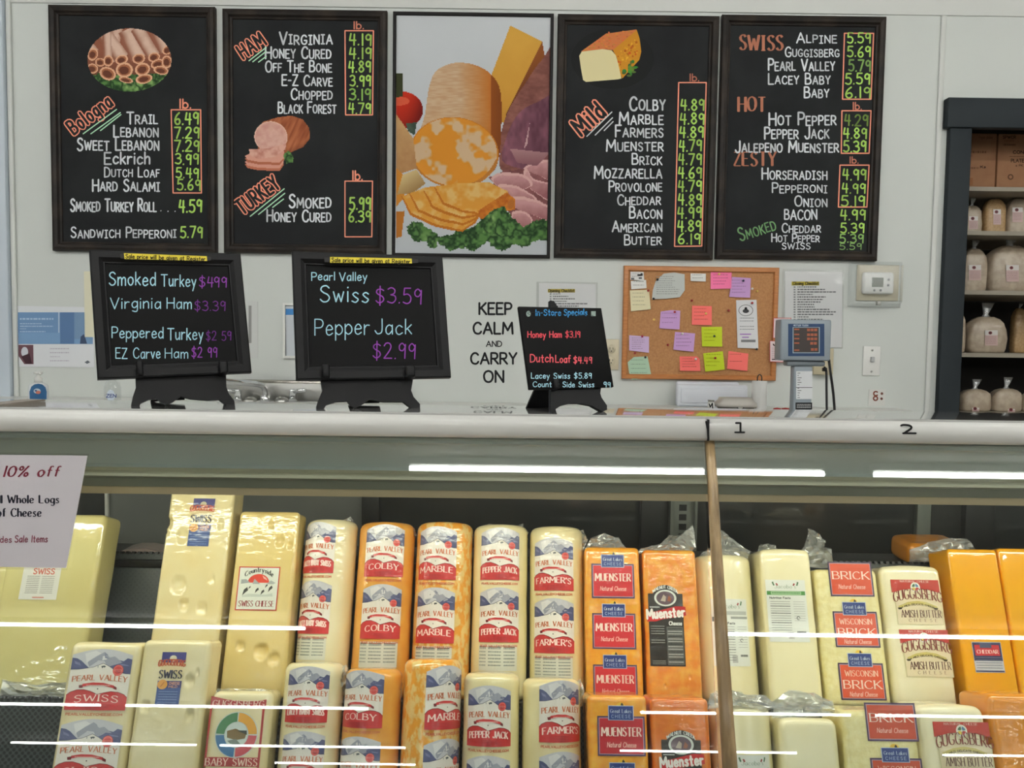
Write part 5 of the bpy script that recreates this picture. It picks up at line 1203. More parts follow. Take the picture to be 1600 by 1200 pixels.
def tail(it, pts, z0, dep, seed=0, wid=None, nm='wrapper_end'):
    """crumpled loose end of film: pts = outline (x, z) in the cheese's own frame, base first"""
    r = random.Random(seed); m = MB(); cx = sum(p[0] for p in pts)/len(pts); cz = sum(p[1] for p in pts)/len(pts)
    for s in (0, 1):
        rings = []; n = len(pts); K = 5
        V = []; F = []
        V.append((cx, dep+(.006 if s else -.006)+r.uniform(-.004, .004), cz))
        for k in range(1, K+1):
            for i in range(n*3):
                a = i/3; i0 = int(a) % n; i1 = (i0+1) % n; t = a-int(a)
                px, pz = pts[i0][0]*(1-t)+pts[i1][0]*t, pts[i0][1]*(1-t)+pts[i1][1]*t
                q = k/K; j = .0032
                V.append((cx+(px-cx)*q+r.uniform(-j, j)*.6, dep+(.010 if s else -.010)*(1-q*q)+r.uniform(-j, j)*1.5, cz+(pz-cz)*q+r.uniform(-j, j)*.6))
        N = n*3
        for i in range(N): F.append((0, 1+i, 1+(i+1) % N))
        for k in range(K-1):
            for i in range(N): F.append((1+k*N+i, 1+(k+1)*N+i, 1+(k+1)*N+(i+1) % N, 1+k*N+(i+1) % N))
        m.add(V, F, 0, False)
    return build(nm, m, M_bag, it.o, True)
def tailpx(it, px, dep, seed=0): return tail(it, [it.lc(*p) for p in px], 0, dep, seed)

# label artwork -----------------------------------------------------------
SKY, MTN, NAVY, SNOW, BAN, RDK, ORG = lin3(204, 204, 212), lin3(160, 162, 178), lin3(82, 88, 132), lin3(236, 230, 222), lin3(206, 52, 54), lin3(120, 24, 34), lin3(208, 112, 66)
def lab_mountain(it, d, cx, top, W, H, name, reps=2, panel=.0, tail_z=0):
    for k in range(reps):
        t = top-k*H*1.14
        U = lambda a, b: (cx+a*W, t-b*H)
        def pl(c, *a): d.poly([U(x, y) for x, y in a], c)
        arc = [(-.5+i/12, .10-.10*math.sin(math.pi*i/12)) for i in range(13)]
        d.layer = 0; pl(SKY, *arc, (.5, 1), (-.5, 1)); d.up()
        pl(lin3(226, 224, 226), (-.3, .08), (-.12, .03), (.02, .1), (-.05, .2), (-.25, .24)); pl(MTN, (-.1, .12), (.02, .05), (.12, .14), (.2, .12), (.34, .22), (.1, .3), (.04, .2), (-.06, .19), (-.2, .3), (-.24, .22))
        pl(lin3(226, 224, 226), (.0, .12), (.06, .11), (.08, .17), (.0, .19)); pl(lin3(132, 136, 160), (.02, .05), (.09, .10), (.05, .11), (.12, .17), (.04, .15))
        pl(NAVY, (-.5, .15), (-.42, .16), (-.34, .2), (-.26, .27), (-.18, .33), (-.5, .38)); pl(NAVY, (.06, .31), (.2, .24), (.28, .18), (.36, .2), (.42, .15), (.5, .17), (.5, .44), (.3, .42)); d.up()
        pl(lin3(120, 126, 168), (.30, .24), (.44, .26), (.46, .28), (.34, .27)); pl(lin3(116, 120, 160), (-.46, .2), (-.36, .24), (-.34, .28), (-.44, .25))
        pl(SNOW, (-.5, .345), (-.36, .34), (-.12, .30), (.03, .235), (.14, .29), (.3, .385), (.42, .41), (.5, .41), (.5, .86), (-.5, .86)); d.up()
        for q in (((-.5, .345), (-.36, .34), (-.12, .30), (.03, .235), (.14, .29), (.3, .385), (.5, .41)),): d.line([U(*p) for p in q], .0007, lin3(70, 70, 90))
        d.poly([U(.0, .285), U(.05, .275), U(.08, .285), U(.06, .31), U(.04, .3), U(.02, .32)], lin3(70, 80, 84)); d.rect(*U(-.06, .28), *U(-.045, .31), lin3(150, 160, 160))
        x, y = U(.29, .35); d.ell(x, y, W*.088, W*.088, lin3(216, 66, 64), 18); d.up(); d.ring(x, y, W*.066, W*.074, lin3(250, 150, 140)); d.rect(x-W*.06, y-W*.012, x+W*.06, y+W*.014, lin3(246, 160, 150)); d.up(); d.rect(x-W*.05, y-W*.006, x+W*.05, y+W*.008, lin3(190, 44, 50))
        x0, y0 = U(-.44, .545); x1, _ = U(.46, .5); d.text('PEARL VALLEY', x0, y0, H*.088, ORG, x1, .22, serif=.06, arch=.35)
        rb = [(-.26, .60), (-.1, .575), (.08, .58), (.26, .62)]; 
        for (a, b), (a2, b2) in zip(rb, rb[1:]): d.poly([U(a, b-.022), U(a2, b2-.022), U(a2, b2+.022), U(a, b+.022)], BAN, True)
        d.poly([U(-.32, .6), U(-.25, .59), U(-.25, .64), U(-.31, .645)], RDK, True); d.poly([U(.25, .6), U(.31, .63), U(.31, .67), U(.25, .65)], RDK, True); d.up(); d.scribble(U(-.2, 0)[0], U(.2, 0)[0], U(0, .603)[1], H*.012, lin3(246, 190, 180), .2, k)
        d.ell(*U(0, .655), W*.012, W*.012, lin3(80, 60, 60), 8)
        bn = [(-.5, .76), (-.44, .71), (-.34, .675), (-.22, .67), (-.1, .70), (0, .745), (.1, .72), (.22, .695), (.34, .705), (.44, .74), (.5, .79), (.5, 1.0), (-.5, 1.0)]
        pl(BAN, *bn); d.up(); d.line([U(*p) for p in bn[:11]], .0009, RDK)
        for i, (a, b) in enumerate(((-.3, .3), (-.36, .34), (-.3, .32), (-.2, .22))): d.poly([U(a, .905+i*.024), U(0, .897+i*.024), U(b, .905+i*.024), U(0, .909+i*.024)], lin3(150, 34, 42))
        x0, y0 = U(0, .878); d.text(name, x0, y0, H*.115, lin3(250, 214, 206), None if len(name) < 7 else x0, .24, serif=.1, arch=.22, align=1, wmax=W*.84) if False else d.text(name, U(-.42 if len(name) > 5 else -.36, 0)[0], y0, H*.105, lin3(252, 220, 212), U(.42 if len(name) > 5 else .36, 0)[0], .25, serif=.10, arch=.25)
        d.layer = 1; d.text('PEARLVALLEYCHEESE.COM', U(-.46, 0)[0], U(0, 1.085)[1], H*.036, lin3(206, 104, 70), U(.46, 0)[0], .26)
    if panel:
        t = top-reps*H*1.14+H*.09; d.layer = 0; d.rect(cx-W*.5, t-panel, cx+W*.46, t, lin3(222, 222, 208)); d.up()
        for (a, b) in ((-.48, -.3), (-.24, .06), (.12, .4)):
            for i in range(6): d.scribble(cx+a*W, cx+b*W, t-panel*(.16+.13*i), panel*.05, lin3(130, 140, 136), .15, i+int(a*50))
            d.rect(cx+a*W, t-panel*.1, cx+b*W, t-panel*.05, lin3(90, 96, 96))
def lab_lakes(d, cx, top, W, H, title, sq, brd, reps, first=0, sub='Natural Cheese', region=None, plaque=True):
    for k in range(reps):
        t = top-k*H; hh = H*.70; region = 'WISCONSIN' if title == 'BRICK' and k else None
        if k or plaque:
            pw, ph = W*.27, H*.25
        d.layer = 0; d.rect(cx-W/2, t-hh, cx+W/2, t, brd); d.up(); d.rect(cx-W*.47, t-hh+W*.03, cx+W*.47, t-W*.03, lin3(186, 160, 176)); d.up(); d.rect(cx-W*.455, t-hh+W*.045, cx+W*.455, t-W*.045, sq); d.up()
        y = t-hh*(.5 if not region else .66)
        d.text(title, cx-W*.41, y-(0 if not region else H*.02), H*.15, lin3(250, 226, 214), cx+W*.41, .2, serif=.09)
        if region: d.text(region, cx-W*.36, t-hh*.36, H*.11, lin3(250, 216, 196), cx+W*.36, .15, serif=.07)
        d.text(sub, cx-W*.3, t-hh*(.78 if not region else .9), H*.085, lin3(250, 200, 190), cx+W*.3, .13, shear=.15)
        if plaque or k:
            y0 = t-H*.07; d.layer = 3; d.ell(cx, y0+ph*.98, pw*.34, pw*.3, lin3(240, 196, 60), 20); d.up(); d.poly([(cx, y0+ph), (cx+pw*.02, y0+ph*1.16), (cx+pw*.1, y0+ph*1.26), (cx+pw*.2, y0+ph*1.14), (cx+pw*.22, y0+ph)], lin3(60, 50, 40))
            d.rect(cx-pw, y0-ph*.02, cx+pw, y0+ph*1.04, lin3(190, 200, 226)); d.up(); d.rect(cx-pw*.94, y0+ph*.03, cx+pw*.94, y0+ph*.99, lin3(40, 64, 136)); d.up()
            d.text('Great Lakes', cx-pw*.82, y0+ph*.52, ph*.26, lin3(222, 230, 244), cx+pw*.82, .15, serif=.05); d.text('CHEESE', cx-pw*.74, y0+ph*.16, ph*.22, lin3(190, 206, 236), cx+pw*.74, .13, sp=.45)
def lab_gugg_swiss(d, cx, top, W, H):
    U = lambda a, b: (cx+a*W, top-b*H)
    d.rect(*U(-.46, .2), *U(.5, 0), lin3(64, 64, 132)); d.rect(*U(-.5, 1), *U(.44, .55), lin3(54, 82, 146)); d.rect(*U(-.46, .4), *U(.46, .2), lin3(226, 206, 160)); d.up()
    d.ell(*U(0, .12), W*.14, W*.12, lin3(210, 200, 170), 16); d.text('GUGGISBERG', *U(-.56, .28), H*.12, lin3(190, 78, 46), U(.5, 0)[0], .24, serif=.05, arch=.2)
    d.text('SWISS', *U(-.48, .5), H*.15, lin3(40, 40, 66), U(.42, 0)[0], .24, serif=.08); d.poly([U(-.5, .68), U(-.2, .68), U(.45, .68), U(.45, .55), U(-.5, .55)], lin3(60, 60, 120)); d.up()
    d.ell(*U(-.3, .62), W*.2, W*.18, lin3(226, 160, 70), 18); d.up(); d.line([U(-.36, .66), U(-.24, .58)], W*.04, lin3(196, 120, 50))
    d.text('CHEESE', *U(-.04, .62), H*.045, lin3(206, 150, 130), U(.38, 0)[0], .25); d.text('MILD', *U(-.04, .68), H*.04, lin3(206, 150, 130), U(.3, 0)[0], .25)
    for i in range(5): d.scribble(U(-.4, 0)[0], U(.34, 0)[0], U(0, .76+i*.05)[1], H*.012, lin3(130, 154, 200), .2, i)
def lab_country(d, cx, top, W, H):
    U = lambda a, b: (cx+a*W, top-b*H)
    d.rect(*U(-.5, 1), *U(.5, 0), lin3(206, 52, 40)); d.up(); d.rect(*U(-.475, .975), *U(.475, .025), lin3(230, 234, 224)); d.up()
    d.ell(*U(.0, .37), W*.26, H*.2, lin3(226, 70, 50), 26, 0, 180); d.poly([U(-.42, .3), U(-.3, .29), U(-.2, .37), U(-.42, .4)], lin3(170, 176, 178)); d.up()
    d.poly([U(-.14, .4), U(-.1, .28), U(-.03, .34), U(.05, .4)], lin3(170, 176, 178)); d.poly([U(.2, .4), U(.3, .31), U(.42, .37), U(.36, .4)], lin3(178, 184, 184)); d.poly([U(.08, .2), U(.18, .26), U(.22, .32), U(.12, .27)], lin3(246, 190, 180))
    d.text('Countryside', *U(-.34, .24), H*.11, lin3(48, 52, 52), U(.34, 0)[0], .22, serif=.06, arch=1.05)
    for a, b, s in ((-.3, .56, 1.5), (-.02, .54, 1), (.12, .58, 1), (.3, .5, 1.2), (.2, .44, .7), (-.2, .48, .6)): d.poly([U(a-.04*s, b+.07*s), U(a-.02*s, b-.02*s), U(a+.03*s, b-.06*s), U(a+.05*s, b-.01*s), U(a+.01*s, b+.02*s)], lin3(60, 60, 58))
    d.poly([U(-.36, .66), U(-.2, .62), U(.2, .64), U(.36, .6), (U(.38, .68)), U(-.36, .7)], lin3(206, 214, 206))
    d.text('SWISS CHEESE', *U(-.42, .91), H*.13, lin3(150, 40, 50), U(.42, 0)[0], .16, serif=.05)
def lab_walnut(d, cx, top, W, H):
    U = lambda a, b: (cx+a*W, top-b*H); bk = lin3(46, 42, 40)
    d.rect(*U(-.5, 1), *U(.5, .11), bk); d.ell(*U(0, .13), W*.36, H*.13, bk, 28, 0, 180); d.up()
    d.ring(*U(0, .165), W*.26, W*.32, lin3(224, 230, 224), sy=.72); d.ell(*U(0, .165), W*.26, W*.19, lin3(104, 84, 96), 24); d.up(); d.poly([U(-.14, .2), U(-.05, .12), (U(.02, .15)), U(.0, .21)], lin3(190, 176, 160)); d.poly([U(.05, .2), U(.1, .13), U(.18, .17), U(.14, .21)], lin3(160, 96, 70))
    d.text('WALNUT CREEK', *U(-.36, .105), H*.04, lin3(236, 240, 236), U(.36, 0)[0], .24, serif=.06, arch=1.5)
    d.scribble(U(-.46, 0)[0], U(-.18, 0)[0], U(0, .285)[1], H*.012, lin3(220, 224, 220), .1, 3)
    d.layer = 2; d.poly([U(-.58, .34), U(-.3, .335), U(0, .3), U(.3, .265), U(.56, .27), U(.58, .38), U(.3, .4), U(-.1, .43), U(-.3, .455), U(-.56, .46), U(-.5, .42)], lin3(206, 40, 42)); d.up()
    d.text('Muenster', *U(-.54, .425), H*.11, lin3(250, 244, 240), U(.54, 0)[0], .24, rot=.075, sp=.26)
    d.layer = 1; d.text('Cheese', *U(.08, .5), H*.045, lin3(226, 230, 226), U(.44, 0)[0], .22)
    gy = lin3(150, 156, 150); d.rect(*U(.0, .985), *U(.47, .52), lin3(96, 98, 96)); d.up()
    for i in range(14): d.scribble(U(.03, 0)[0], U(.44, 0)[0], U(0, .55+i*.031)[1], H*.009, lin3(186, 190, 184) if i % 3 else lin3(36, 36, 36), .12, i)
    for i in range(6): d.scribble(U(-.45, 0)[0], U(-.06, 0)[0], U(0, .52+i*.03+(i > 3)*.05)[1], H*.009, gy, .12, i+30)
    for i in range(3): d.scribble(U(-.43, 0)[0], U(-.06, 0)[0], U(0, .94+i*.018)[1], H*.007, gy, .12, i+60)
def lab_jacob(d, cx, top, W, H, band=True):
    U = lambda a, b: (cx+a*W, top-b*H)
    d.rect(*U(-.5, 1), *U(.5, 0), lin3(232, 234, 228)); d.up()
    for sg in (-1, 1):
        for i, c in enumerate((lin3(60, 110, 70), lin3(236, 236, 232), lin3(160, 50, 50))): a = sg*(.34-i*.045); d.poly([U(a, .04+.012*i), U(a-.04*sg, .03+.012*i), U(a-.07*sg, .09), U(a-.035*sg, .1)], c, True)
    d.text("Jacobo's", *U(-.28, .14), H*.06, lin3(120, 150, 124), U(.26, 0)[0], .14, serif=.04)
    if band: d.rect(*U(-.48, .25), *U(.48, .185), lin3(76, 150, 66)); d.up(); d.rect(*U(-.38, .242), *U(.38, .193), lin3(176, 214, 164)); d.up(); d.scribble(U(-.36, 0)[0], U(.36, 0)[0], U(0, .225)[1], H*.02, lin3(96, 150, 90), .1, 3)
    else: d.rect(*U(-.3, .24), *U(.46, .185), lin3(190, 194, 190)); d.rect(*U(-.48, .34), *U(-.3, .27), lin3(120, 122, 120)); d.rect(*U(0, .3), *U(.48, .265), lin3(160, 164, 160))
    d.text('Nutrition Facts', *U(-.42, .31 if band else .38), H*.03, lin3(50, 54, 54), U(.1, 0)[0], .26)
    for i in range(14):
        y = (.36 if band else .42)+i*.038
        d.scribble(U(-.42, 0)[0], U(.08, 0)[0], U(0, y)[1], H*.012 if i in (2, 5, 9) else H*.006, lin3(90, 94, 94), .12, i); 
        if i < 9: d.scribble(U(.16, 0)[0], U(.44, 0)[0], U(0, y)[1], H*.006, lin3(160, 164, 164), .12, i+20)
    d.ring(*U(.26, .62), W*.03, W*.045, lin3(50, 54, 54), 0, 300, 14); d.scribble(U(.2, 0)[0], U(.42, 0)[0], U(0, .86)[1], H*.03, lin3(70, 72, 72), .06, 9); d.rect(*U(-.02, .95), *U(.12, .84), lin3(190, 190, 188))
def lab_butter(d, cx, top, W, H):
    U = lambda a, b: (cx+a*W, top-b*H); bg = lin3(232, 216, 180)
    d.poly([U(-.5, 0), U(.5, 0), U(.5, .29), U(.25, .22), U(0, .195), U(-.25, .22), U(-.5, .29)], lin3(196, 60, 46)); d.rect(*U(-.46, .99), *U(.5, .42), lin3(214, 206, 160)); d.up(); d.rect(*U(-.44, .975), *U(.48, .42), bg); d.up()
    d.text('NATURAL CHEESE', *U(-.3, .06), H*.045, lin3(244, 214, 204), U(.3, 0)[0], .2, serif=.05)
    x, y = U(0, .165); d.ell(x, y, W*.1, W*.1, lin3(240, 238, 226), 22); d.up()
    for a, c in ((0, (84, 130, 170)), (90, (60, 110, 74)), (180, (236, 206, 90)), (270, (190, 60, 60))): d.ring(x, y, W*.02, W*.07, lin3(*c), a+8, a+82, 6)
    d.text('GUGGISBERG', *U(-.48, .5), H*.22, lin3(132, 48, 40), U(.52, 0)[0], .13, serif=.07, arch=.38)
    P = [(-.4, .62), (-.2, .53), (0, .5), (.2, .53), (.4, .62)]
    for (a, b), (a2, b2) in zip(P, P[1:]): d.poly([U(a, b-.035), U(a2, b2-.035), U(a2, b2+.035), U(a, b+.035)], lin3(206, 190, 110), True)
    d.poly([U(-.42, .62), U(-.32, .61), U(-.34, .655), U(-.4, .66)], lin3(70, 60, 34), True); d.poly([U(.32, .61), U(.42, .62), U(.4, .66), U(.34, .655)], lin3(70, 60, 34), True); d.up()
    d.text('A MILD, DELICATE CHEESE', *U(-.34, .635), H*.038, lin3(92, 78, 30), U(.34, 0)[0], .22, arch=2.0)
    d.text('AMISH BUTTER', *U(-.36, .83), H*.16, lin3(104, 62, 58), U(.46, 0)[0], .12, serif=.06); d.text('CHEESE', *U(-.22, .925), H*.065, lin3(120, 80, 74), U(.36, 0)[0], .14, serif=.06, sp=.9)
def lab_baby(d, cx, top, W, H):
    U = lambda a, b: (cx+a*W, top-b*H); rd = lin3(176, 44, 46)
    d.poly([U(-.5, -.01), U(-.2, .04), U(.1, .065), U(.35, .055), U(.5, .03), U(.5, .15), U(-.5, .15)], rd); d.rect(*U(-.5, 1), *U(-.465, .15), rd); d.rect(*U(.44, 1), *U(.48, .15), rd); d.rect(*U(-.5, .99), *U(.47, .86), rd); d.up()
    d.text('GUGGISBERG', *U(-.46, .135), H*.085, lin3(246, 214, 196), U(.46, 0)[0], .2, serif=.08)
    x, y = U(.02, .54); 
    for a, c in ((0, (226, 162, 52)), (90, (70, 130, 84)), (180, (62, 118, 168)), (270, (206, 82, 92))): d.ring(x, y, W*.20, W*.38, lin3(196, 206, 206), a, a+90, 10); d.up(); d.ring(x, y, W*.215, W*.365, lin3(*c), a+2, a+88, 10); d.layer -= 1
    d.up(); d.ell(x, y, W*.2, W*.2, lin3(206, 218, 214), 26); d.up(); d.poly([(x-W*.17, y+W*.06), (x-W*.02, y+W*.1), (x+W*.18, y+W*.02), (x+W*.16, y-W*.06), (x, y-W*.09), (x-W*.16, y-W*.05)], lin3(128, 104, 60)); d.poly([(x, y+W*.07), (x+W*.18, y+W*.07), (x+W*.19, y+W*.0)], lin3(50, 62, 62)); d.poly([(x-W*.15, y-W*.1), (x, y-W*.07), (x+W*.1, y-W*.16), (x-W*.05, y-W*.18)], lin3(120, 134, 128))
    d.text('BABY SWISS', *U(-.47, .975), H*.1, lin3(246, 214, 196), U(.44, 0)[0], .2, serif=.08)
def lab_ched(d, cx, top, W, H):
    U = lambda a, b: (cx+a*W, top-b*H)
    d.rect(*U(-.5, 1), *U(.5, 0), lin3(196, 198, 204)); d.up(); d.rect(*U(-.48, .98), *U(.48, .02), lin3(52, 54, 94)); d.up(); d.rect(*U(-.42, .45), *U(.42, .1), lin3(206, 44, 52)); d.rect(*U(-.48, .93), *U(.48, .62), lin3(204, 206, 212)); d.up(); d.rect(*U(-.24, .2), *U(.16, 0.02), lin3(80, 86, 116))
    d.text('CHEDDAR', *U(-.36, .38), H*.12, lin3(246, 220, 214), U(.36, 0)[0], .22, serif=.07)
    for i in range(5): d.scribble(U(-.44, 0)[0], U(.44, 0)[0], U(0, .52+i*.085)[1], H*.02, lin3(120, 124, 140), .1, i)

# upper row -----------------------------------------------------------------
G1 = 'upper row of cheeses'; G0 = 'lower row of cheeses'
place('B', 'pale cheese block cut off by the left picture edge, behind the discount sign', 'block', -60, 16, 884, M_bigsw, G1, .10)
it = place('B', 'extra wide pale swiss block in loose film, partly behind the discount sign', 'block', 20, 166, 803, M_bigsw, G1, .075, r=.012)
d = draw(it); x, z = it.lc(75, 845); x2, z2 = it.lc(68, 937); d.rect(x-.036, z2, x+.036, z, lin3(228, 226, 220)); d.up(); d.text('SWISS', x-.016, it.lc(80, 897)[1], .010, lin3(206, 92, 74), x+.024, .2); d.poly([(x+.022, z-.010), (x+.040, z-.014), (x+.040, z-.036), (x+.026, z-.028)], lin3(70, 66, 120))
for i in range(10):
    y = it.lc(70, 901+i*2.9)[1]; d.scribble(x-.026, x-.002, y, .0011, lin3(120, 120, 116), .2, i); d.scribble(x+.002, x+.026, y, .0011, lin3(130, 130, 126), .2, i+9)
d.scribble(x-.01, x+.012, z2+.003, .002, lin3(206, 92, 74), .1, 3); finish(it, d)
tailpx(it, [(4, 1062), (60, 1070), (128, 1062), (136, 1086), (126, 1096), (60, 1094), (2, 1096)], -.004, 31)
it = place('B', 'tall swiss block with round holes and a blue label, top hidden by the case header', 'block', 269, 369, 748, M_swiss, G1, .065, [(262, 816, 9, .010), (285, 838, 10, .006), (345, 818, 6, .004), (278, 915, 14, .005), (287, 944, 8, .008), (315, 950, 9, .005), (330, 905, 6, .003), (262, 830, 5, .006)], .008)
d = draw(it); x, z = it.lc(319.5, 779); _, z2 = it.lc(310, 853.5); lab_gugg_swiss(d, x, z, .044, z-z2); finish(it, d)
it = place('B', 'deep yellow swiss block with holes and a red-edged square label', 'block', 374, 469, 799, M_swiss2, G1, .06, [(437, 846, 8, .006), (424, 820, 5, .003), (453, 852, 5, .004), (408, 1018, 12, .008), (428, 1030, 10, .006), (375, 1010, 8, .004)], .009)
d = draw(it); x, z = it.lc(406.5, 885.5); _, z2 = it.lc(404, 954); lab_country(d, x, z, .079, z-z2); finish(it, d)
def plog(row, label, xl, xr, yt, m, name, lcx, lw, ltop, H, reps, panel, group, tails=()):
    it = place(row, label, 'log', xl, xr, yt, m, group); x, z = it.lc(*ltop); u = arcu(it, it.lc(lcx, ltop[1])[0])
    d = draw(it); lab_mountain(it, d, u, z, lw, H, name, reps, panel); finish(it, d)
    for i, q in enumerate(tails): tailpx(it, q, it.R*.9, i+int(xl))
    return it
it = plog('B', 'pale log with mountain labels, leftmost of the upper row of logs', 472, 553, 810, M_ivo, 'LACEY BABY SWISS', 497, .074, (500, 815), .098, 2, .042, G1, [[(520, 812), (541, 803), (549, 818), (548, 834), (535, 825)]])
it = plog('B', 'orange colby log with mountain labels in the upper row', 556, 645, 814, M_colby, 'COLBY', 603, .079, (603, 819), .100, 2, .046, G1, [[(632, 822), (643, 820), (647, 832), (638, 836)]])
it = plog('B', 'orange and cream marbled log with mountain labels in the upper row', 648, 738, 814, M_marble, 'MARBLE', 683, .080, (683, 822), .102, 2, .046, G1, [[(718, 822), (735, 820), (738, 836), (728, 838)]])
it = plog('B', 'pepper jack log with mountain labels and loose film on top, upper row', 739, 826, 818, M_pj, 'PEPPER JACK', 782, .080, (782, 824), .100, 2, .046, G1, [[(742, 834), (748, 820), (765, 812), (775, 818), (758, 836)], [(800, 820), (818, 814), (826, 826), (824, 845), (816, 838)]])
it = plog('B', 'pale farmer cheese log with mountain labels, rightmost log of the upper row', 829, 914, 821, M_farm, "FARMER'S", 864, .082, (866, 840), .100, 2, .042, G1, [[(900, 826), (914, 823), (921, 838), (915, 858), (906, 846)]])
it = place('B', 'orange-rind block with pink-red square labels and blue plaques, upper row', 'block', 913, 999, 855, M_muen, G1, .10, r=.009)
d = draw(it); x, z = it.lc(957, 881); lab_lakes(d, x, z, .082, .092, 'MUENSTER', lin3(214, 48, 58), lin3(84, 66, 104), 3); finish(it, d)
tailpx(it, [(915, 858), (926, 838), (948, 829), (972, 836), (986, 857)], .05, 4)
it = place('B', 'mottled orange-rind block with a black arched label, upper row', 'block', 1004, 1087, 859, M_muen2, G1, .10, [(1078, 1058, 3, .004), (1040, 1072, 3, .003)], r=.009)
d = draw(it); x, z = it.lc(1038.5, 914); _, z2 = it.lc(1040, 1041); lab_walnut(d, x, z, .066, z-z2); finish(it, d)
tailpx(it, [(1003, 862), (1008, 853), (1040, 846), (1055, 832), (1072, 832), (1094, 814), (1097, 850), (1088, 862)], .06, 5)
it = place('B', 'white log with a white label right behind the sealed glass joint, upper row', 'log', 1091, 1182, 866, M_moz, G1)
d = draw(it); x, z = it.lc(1140, 936); _, z2 = it.lc(1140, 1041); lab_jacob(d, arcu(it, it.lc(1140, 940)[0]), z, .072, z-z2, False); finish(it, d)
tailpx(it, [(1100, 866), (1112, 856), (1130, 850), (1136, 822), (1150, 834), (1168, 848), (1184, 858), (1178, 874)], .05, 6)
it = place('B', 'white block with a green-banded white label, upper row', 'block', 1187, 1265, 857, M_moz, G1, .10, r=.009, dome=.003)
d = draw(it); x, z = it.lc(1226, 906); _, z2 = it.lc(1228, 1003); lab_jacob(d, x, z, .076, z-z2, True); finish(it, d)
tailpx(it, [(1196, 858), (1198, 848), (1212, 846), (1226, 849), (1225, 857)], .05, 7)
it = place('B', 'pale yellow brick cheese with orange square labels, upper row', 'block', 1271, 1371, 890, M_brick, G1, .10, r=.009, gap=.004)
d = draw(it); x, z = it.lc(1327, 884); lab_lakes(d, x, it.lc(1327, 878)[1], .084, .0925, 'BRICK', lin3(224, 84, 48), lin3(66, 50, 84), 3, 0, 'Natural Cheese', None, False)
finish(it, d)
tailpx(it, [(1280, 880), (1283, 850), (1292, 832), (1294, 815), (1306, 820), (1322, 836), (1320, 846), (1332, 850), (1335, 880)], .108, 8)
it = place('B', 'cream butter cheese block with red-topped labels, upper row', 'block', 1374, 1468, 883, M_butt, G1, .10, r=.011, dome=.004)
d = draw(it); x, z = it.lc(1428, 906); _, z2 = it.lc(1434, 977); lab_butter(d, x, z, .092, z-z2); x, z = it.lc(1442, 984); _, z2 = it.lc(1450, 1059); d.layer = 0; lab_butter(d, x, z, .092, z-z2); finish(it, d)
it = place('B', 'smooth orange cheddar block, left of the two in the upper row', 'block', 1480, 1557, 858, M_ched, G1, .08, r=.006, wob=.0004)
d = draw(it); x, z = it.lc(1540, 1003); _, z2 = it.lc(1545, 1051); lab_ched(d, x, z, .055, z-z2); finish(it, d)
it = place('B', 'smooth orange cheddar block at the right picture edge of the upper row', 'block', 1559, 1642, 857, M_ched, G1, .08, r=.006, wob=.0004)
d = draw(it); x, z = it.lc(1625, 1003); _, z2 = it.lc(1630, 1051); lab_ched(d, x, z, .055, z-z2); finish(it, d)
# two wrapped pieces on the ledge behind the rack
zl = at(1460, 884, 1.66).z
build('rear_ledge', MB().box((XL+.02, 1.62, zl-.015), (XR-.02, 1.755, zl), bev=.002), M_blackpl, case)
A = at(1420, 850, 1.66); B = at(1512, 850, 1.66)
t = thing('cheese_block', 'orange cheese in crinkled film lying behind the upper row, left of the cheddar', 'cheese', ((A.x+B.x)/2, 1.66, zl))
hh = at(1460, 850, 1.66).z-zl
mb = block_mb(B.x-A.x, .09, hh, .012, (), .003, 5); build('cheese', mb, M_ched2, t, True)
it = Item(); it.o = t; w2 = (B.x-A.x)/2
tail(it, [(-w2-.004, 0), (-w2-.004, hh*.8), (-w2*.4, hh+.006), (w2*.3, hh+.016), (w2*.9, hh+.014), (w2+.01, hh*.8), (w2+.006, 0)], 0, -.012, 12)
A = at(190, 862, 1.68); B = at(252, 862, 1.68)
t = thing('cheese_wedge', 'small pinkish wrapped wedge behind the gap in the upper row', 'cheese', ((A.x+B.x)/2, 1.68, zl)); w2 = (B.x-A.x)/2; hh = at(220, 857, 1.68).z-zl
build('cheese', MB().prism([(-w2, 0, 0), (w2, 0, 0), (w2*.75, 0, hh*.45), (w2*.1, 0, hh), (-w2*.5, 0, hh*.92), (-w2, 0, hh*.3)], (0, .05, 0)), mat('pink film', (196, 178, 176), .3, coat=.6, coatbump=(40, .8, .005)), t, True)

# lower row -----------------------------------------------------------------
it = place('F', 'swiss block with mountain labels in the lower row, at its left end', 'block', 110, 221, 1004, M_palesw, G0, .07, r=.012, wob=.003)
d = draw(it); x, z = it.lc(163, 1014); lab_mountain(it, d, x, z, .103, .098, 'SWISS', 2); finish(it, d)
it = place('F', 'pale swiss block with a blue label in the lower row', 'block', 224, 331, 1000, M_palesw, G0, .06, [(227, 1103, 7, .005), (296, 1064, 8, .004), (309, 1050, 3, .004), (296, 1118, 7, .004), (200, 1148, 5, .006)], .010)
d = draw(it); x, z = it.lc(272.5, 1019); _, z2 = it.lc(262, 1101); lab_gugg_swiss(d, x, z, .043, z-z2); finish(it, d)
it = place('F', 'small swiss block with a four-colour ring label in the lower row', 'block', 331, 426, 1080, M_palesw, G0, .07, r=.012, wob=.002)
d = draw(it); x, z = it.lc(374, 1089); _, z2 = it.lc(366, 1199); lab_baby(d, x, z, .094, z-z2); finish(it, d)
tailpx(it, [(331, 1086), (334, 1077), (360, 1078), (395, 1078), (420, 1082), (424, 1092), (380, 1088)], .02, 15)
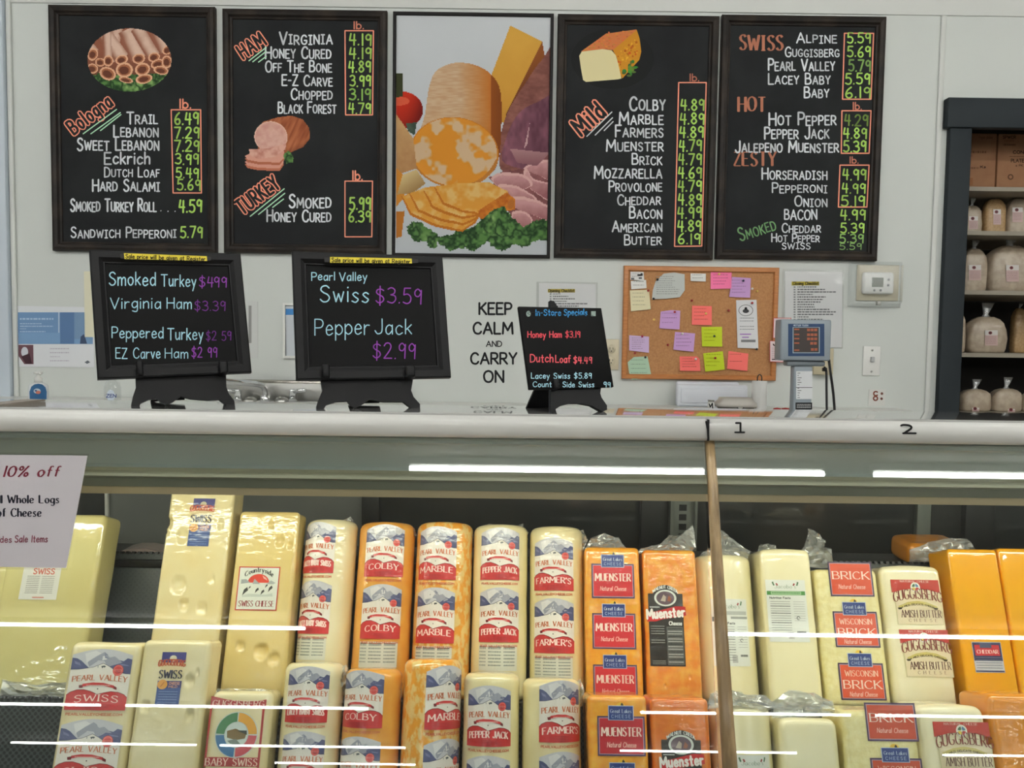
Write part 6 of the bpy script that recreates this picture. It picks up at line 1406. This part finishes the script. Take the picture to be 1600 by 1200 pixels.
it = plog('F', 'pale log with mountain labels, leftmost log of the lower row', 436, 531, 1037, M_ivo, 'LACEY BABY SWISS', 482, .076, (486, 1041), .090, 2, 0, G0, [[(515, 1048), (533, 1040), (536, 1060), (530, 1090), (520, 1070)]])
it = plog('F', 'orange colby log with mountain labels turned left, lower row', 533, 624, 1046, M_colby, 'COLBY', 565, .080, (565, 1047), .092, 2, 0, G0, [[(596, 1050), (618, 1048), (624, 1070), (620, 1100), (610, 1070)]])
it = plog('F', 'marbled orange log with mountain labels turned right, lower row', 627, 720, 1031, M_marble, 'MARBLE', 700, .076, (692, 1040), .102, 2, 0, G0)
it = plog('F', 'pepper jack log with mountain labels in the lower row', 723, 813, 1053, M_pj, 'PEPPER JACK', 764, .080, (764, 1071), .096, 2, 0, G0)
it = plog('F', 'pale farmer cheese log with mountain labels in the lower row', 817, 911, 1062, M_farm, "FARMER'S", 878, .078, (878, 1063), .098, 2, 0, G0, [[(896, 1070), (910, 1063), (916, 1082), (912, 1110), (904, 1095)]])
it = place('F', 'orange-rind block with red square labels and blue plaques, lower row', 'block', 918, 1011, 1087, M_muen, G0, .10, r=.009)
d = draw(it); x, z = it.lc(970, 1119); lab_lakes(d, x, z, .080, .088, 'MUENSTER', lin3(196, 38, 52), lin3(84, 60, 104), 2); finish(it, d)
it = place('F', 'deep orange-rind block with a black arched label, lower row', 'block', 1016, 1107, 1091, M_muen3, G0, .10, r=.009)
d = draw(it); x, z = it.lc(1063, 1141); lab_walnut(d, x, z, .066, .135); finish(it, d)
it = place('F', 'white log with a flagged white label beside the glass joint, lower row', 'log', 1118, 1214, 1104, M_moz, G0)
d = draw(it); x, z = it.lc(1176, 1180); lab_jacob(d, arcu(it, it.lc(1176, 1180)[0]), z, .070, .11, False); finish(it, d)
tailpx(it, [(1110, 1108), (1112, 1085), (1140, 1076), (1170, 1086), (1200, 1088), (1218, 1106), (1190, 1116), (1150, 1106)], .012, 21)
it = place('F', 'white block without a label showing in creased film, lower row', 'block', 1217, 1308, 1122, M_moz, G0, .10, r=.012, wob=.002, dome=.003)
tailpx(it, [(1214, 1124), (1212, 1098), (1240, 1080), (1280, 1084), (1306, 1098), (1312, 1116), (1270, 1122)], .02, 22)
it = place('F', 'pale brick cheese with orange square labels, lower row', 'block', 1314, 1429, 1110, M_brick, G0, .10, r=.009)
d = draw(it); x, z = it.lc(1389, 1100); lab_lakes(d, x, it.lc(1389, 1098)[1], .086, .086, 'BRICK', lin3(206, 76, 44), lin3(74, 50, 92), 2, 0, 'Natural Cheese', None, False); finish(it, d)
it = place('F', 'cream butter cheese block with a red-topped label, lower row', 'block', 1430, 1538, 1101, M_butt, G0, .10, r=.014, dome=.004)
d = draw(it); x, z = it.lc(1500, 1128); lab_butter(d, x, z, .094, .082); finish(it, d)
it = place('F', 'orange cheddar block in creased film at the right picture edge, lower row', 'block', 1542, 1650, 1085, M_ched2, G0, .10, r=.012)
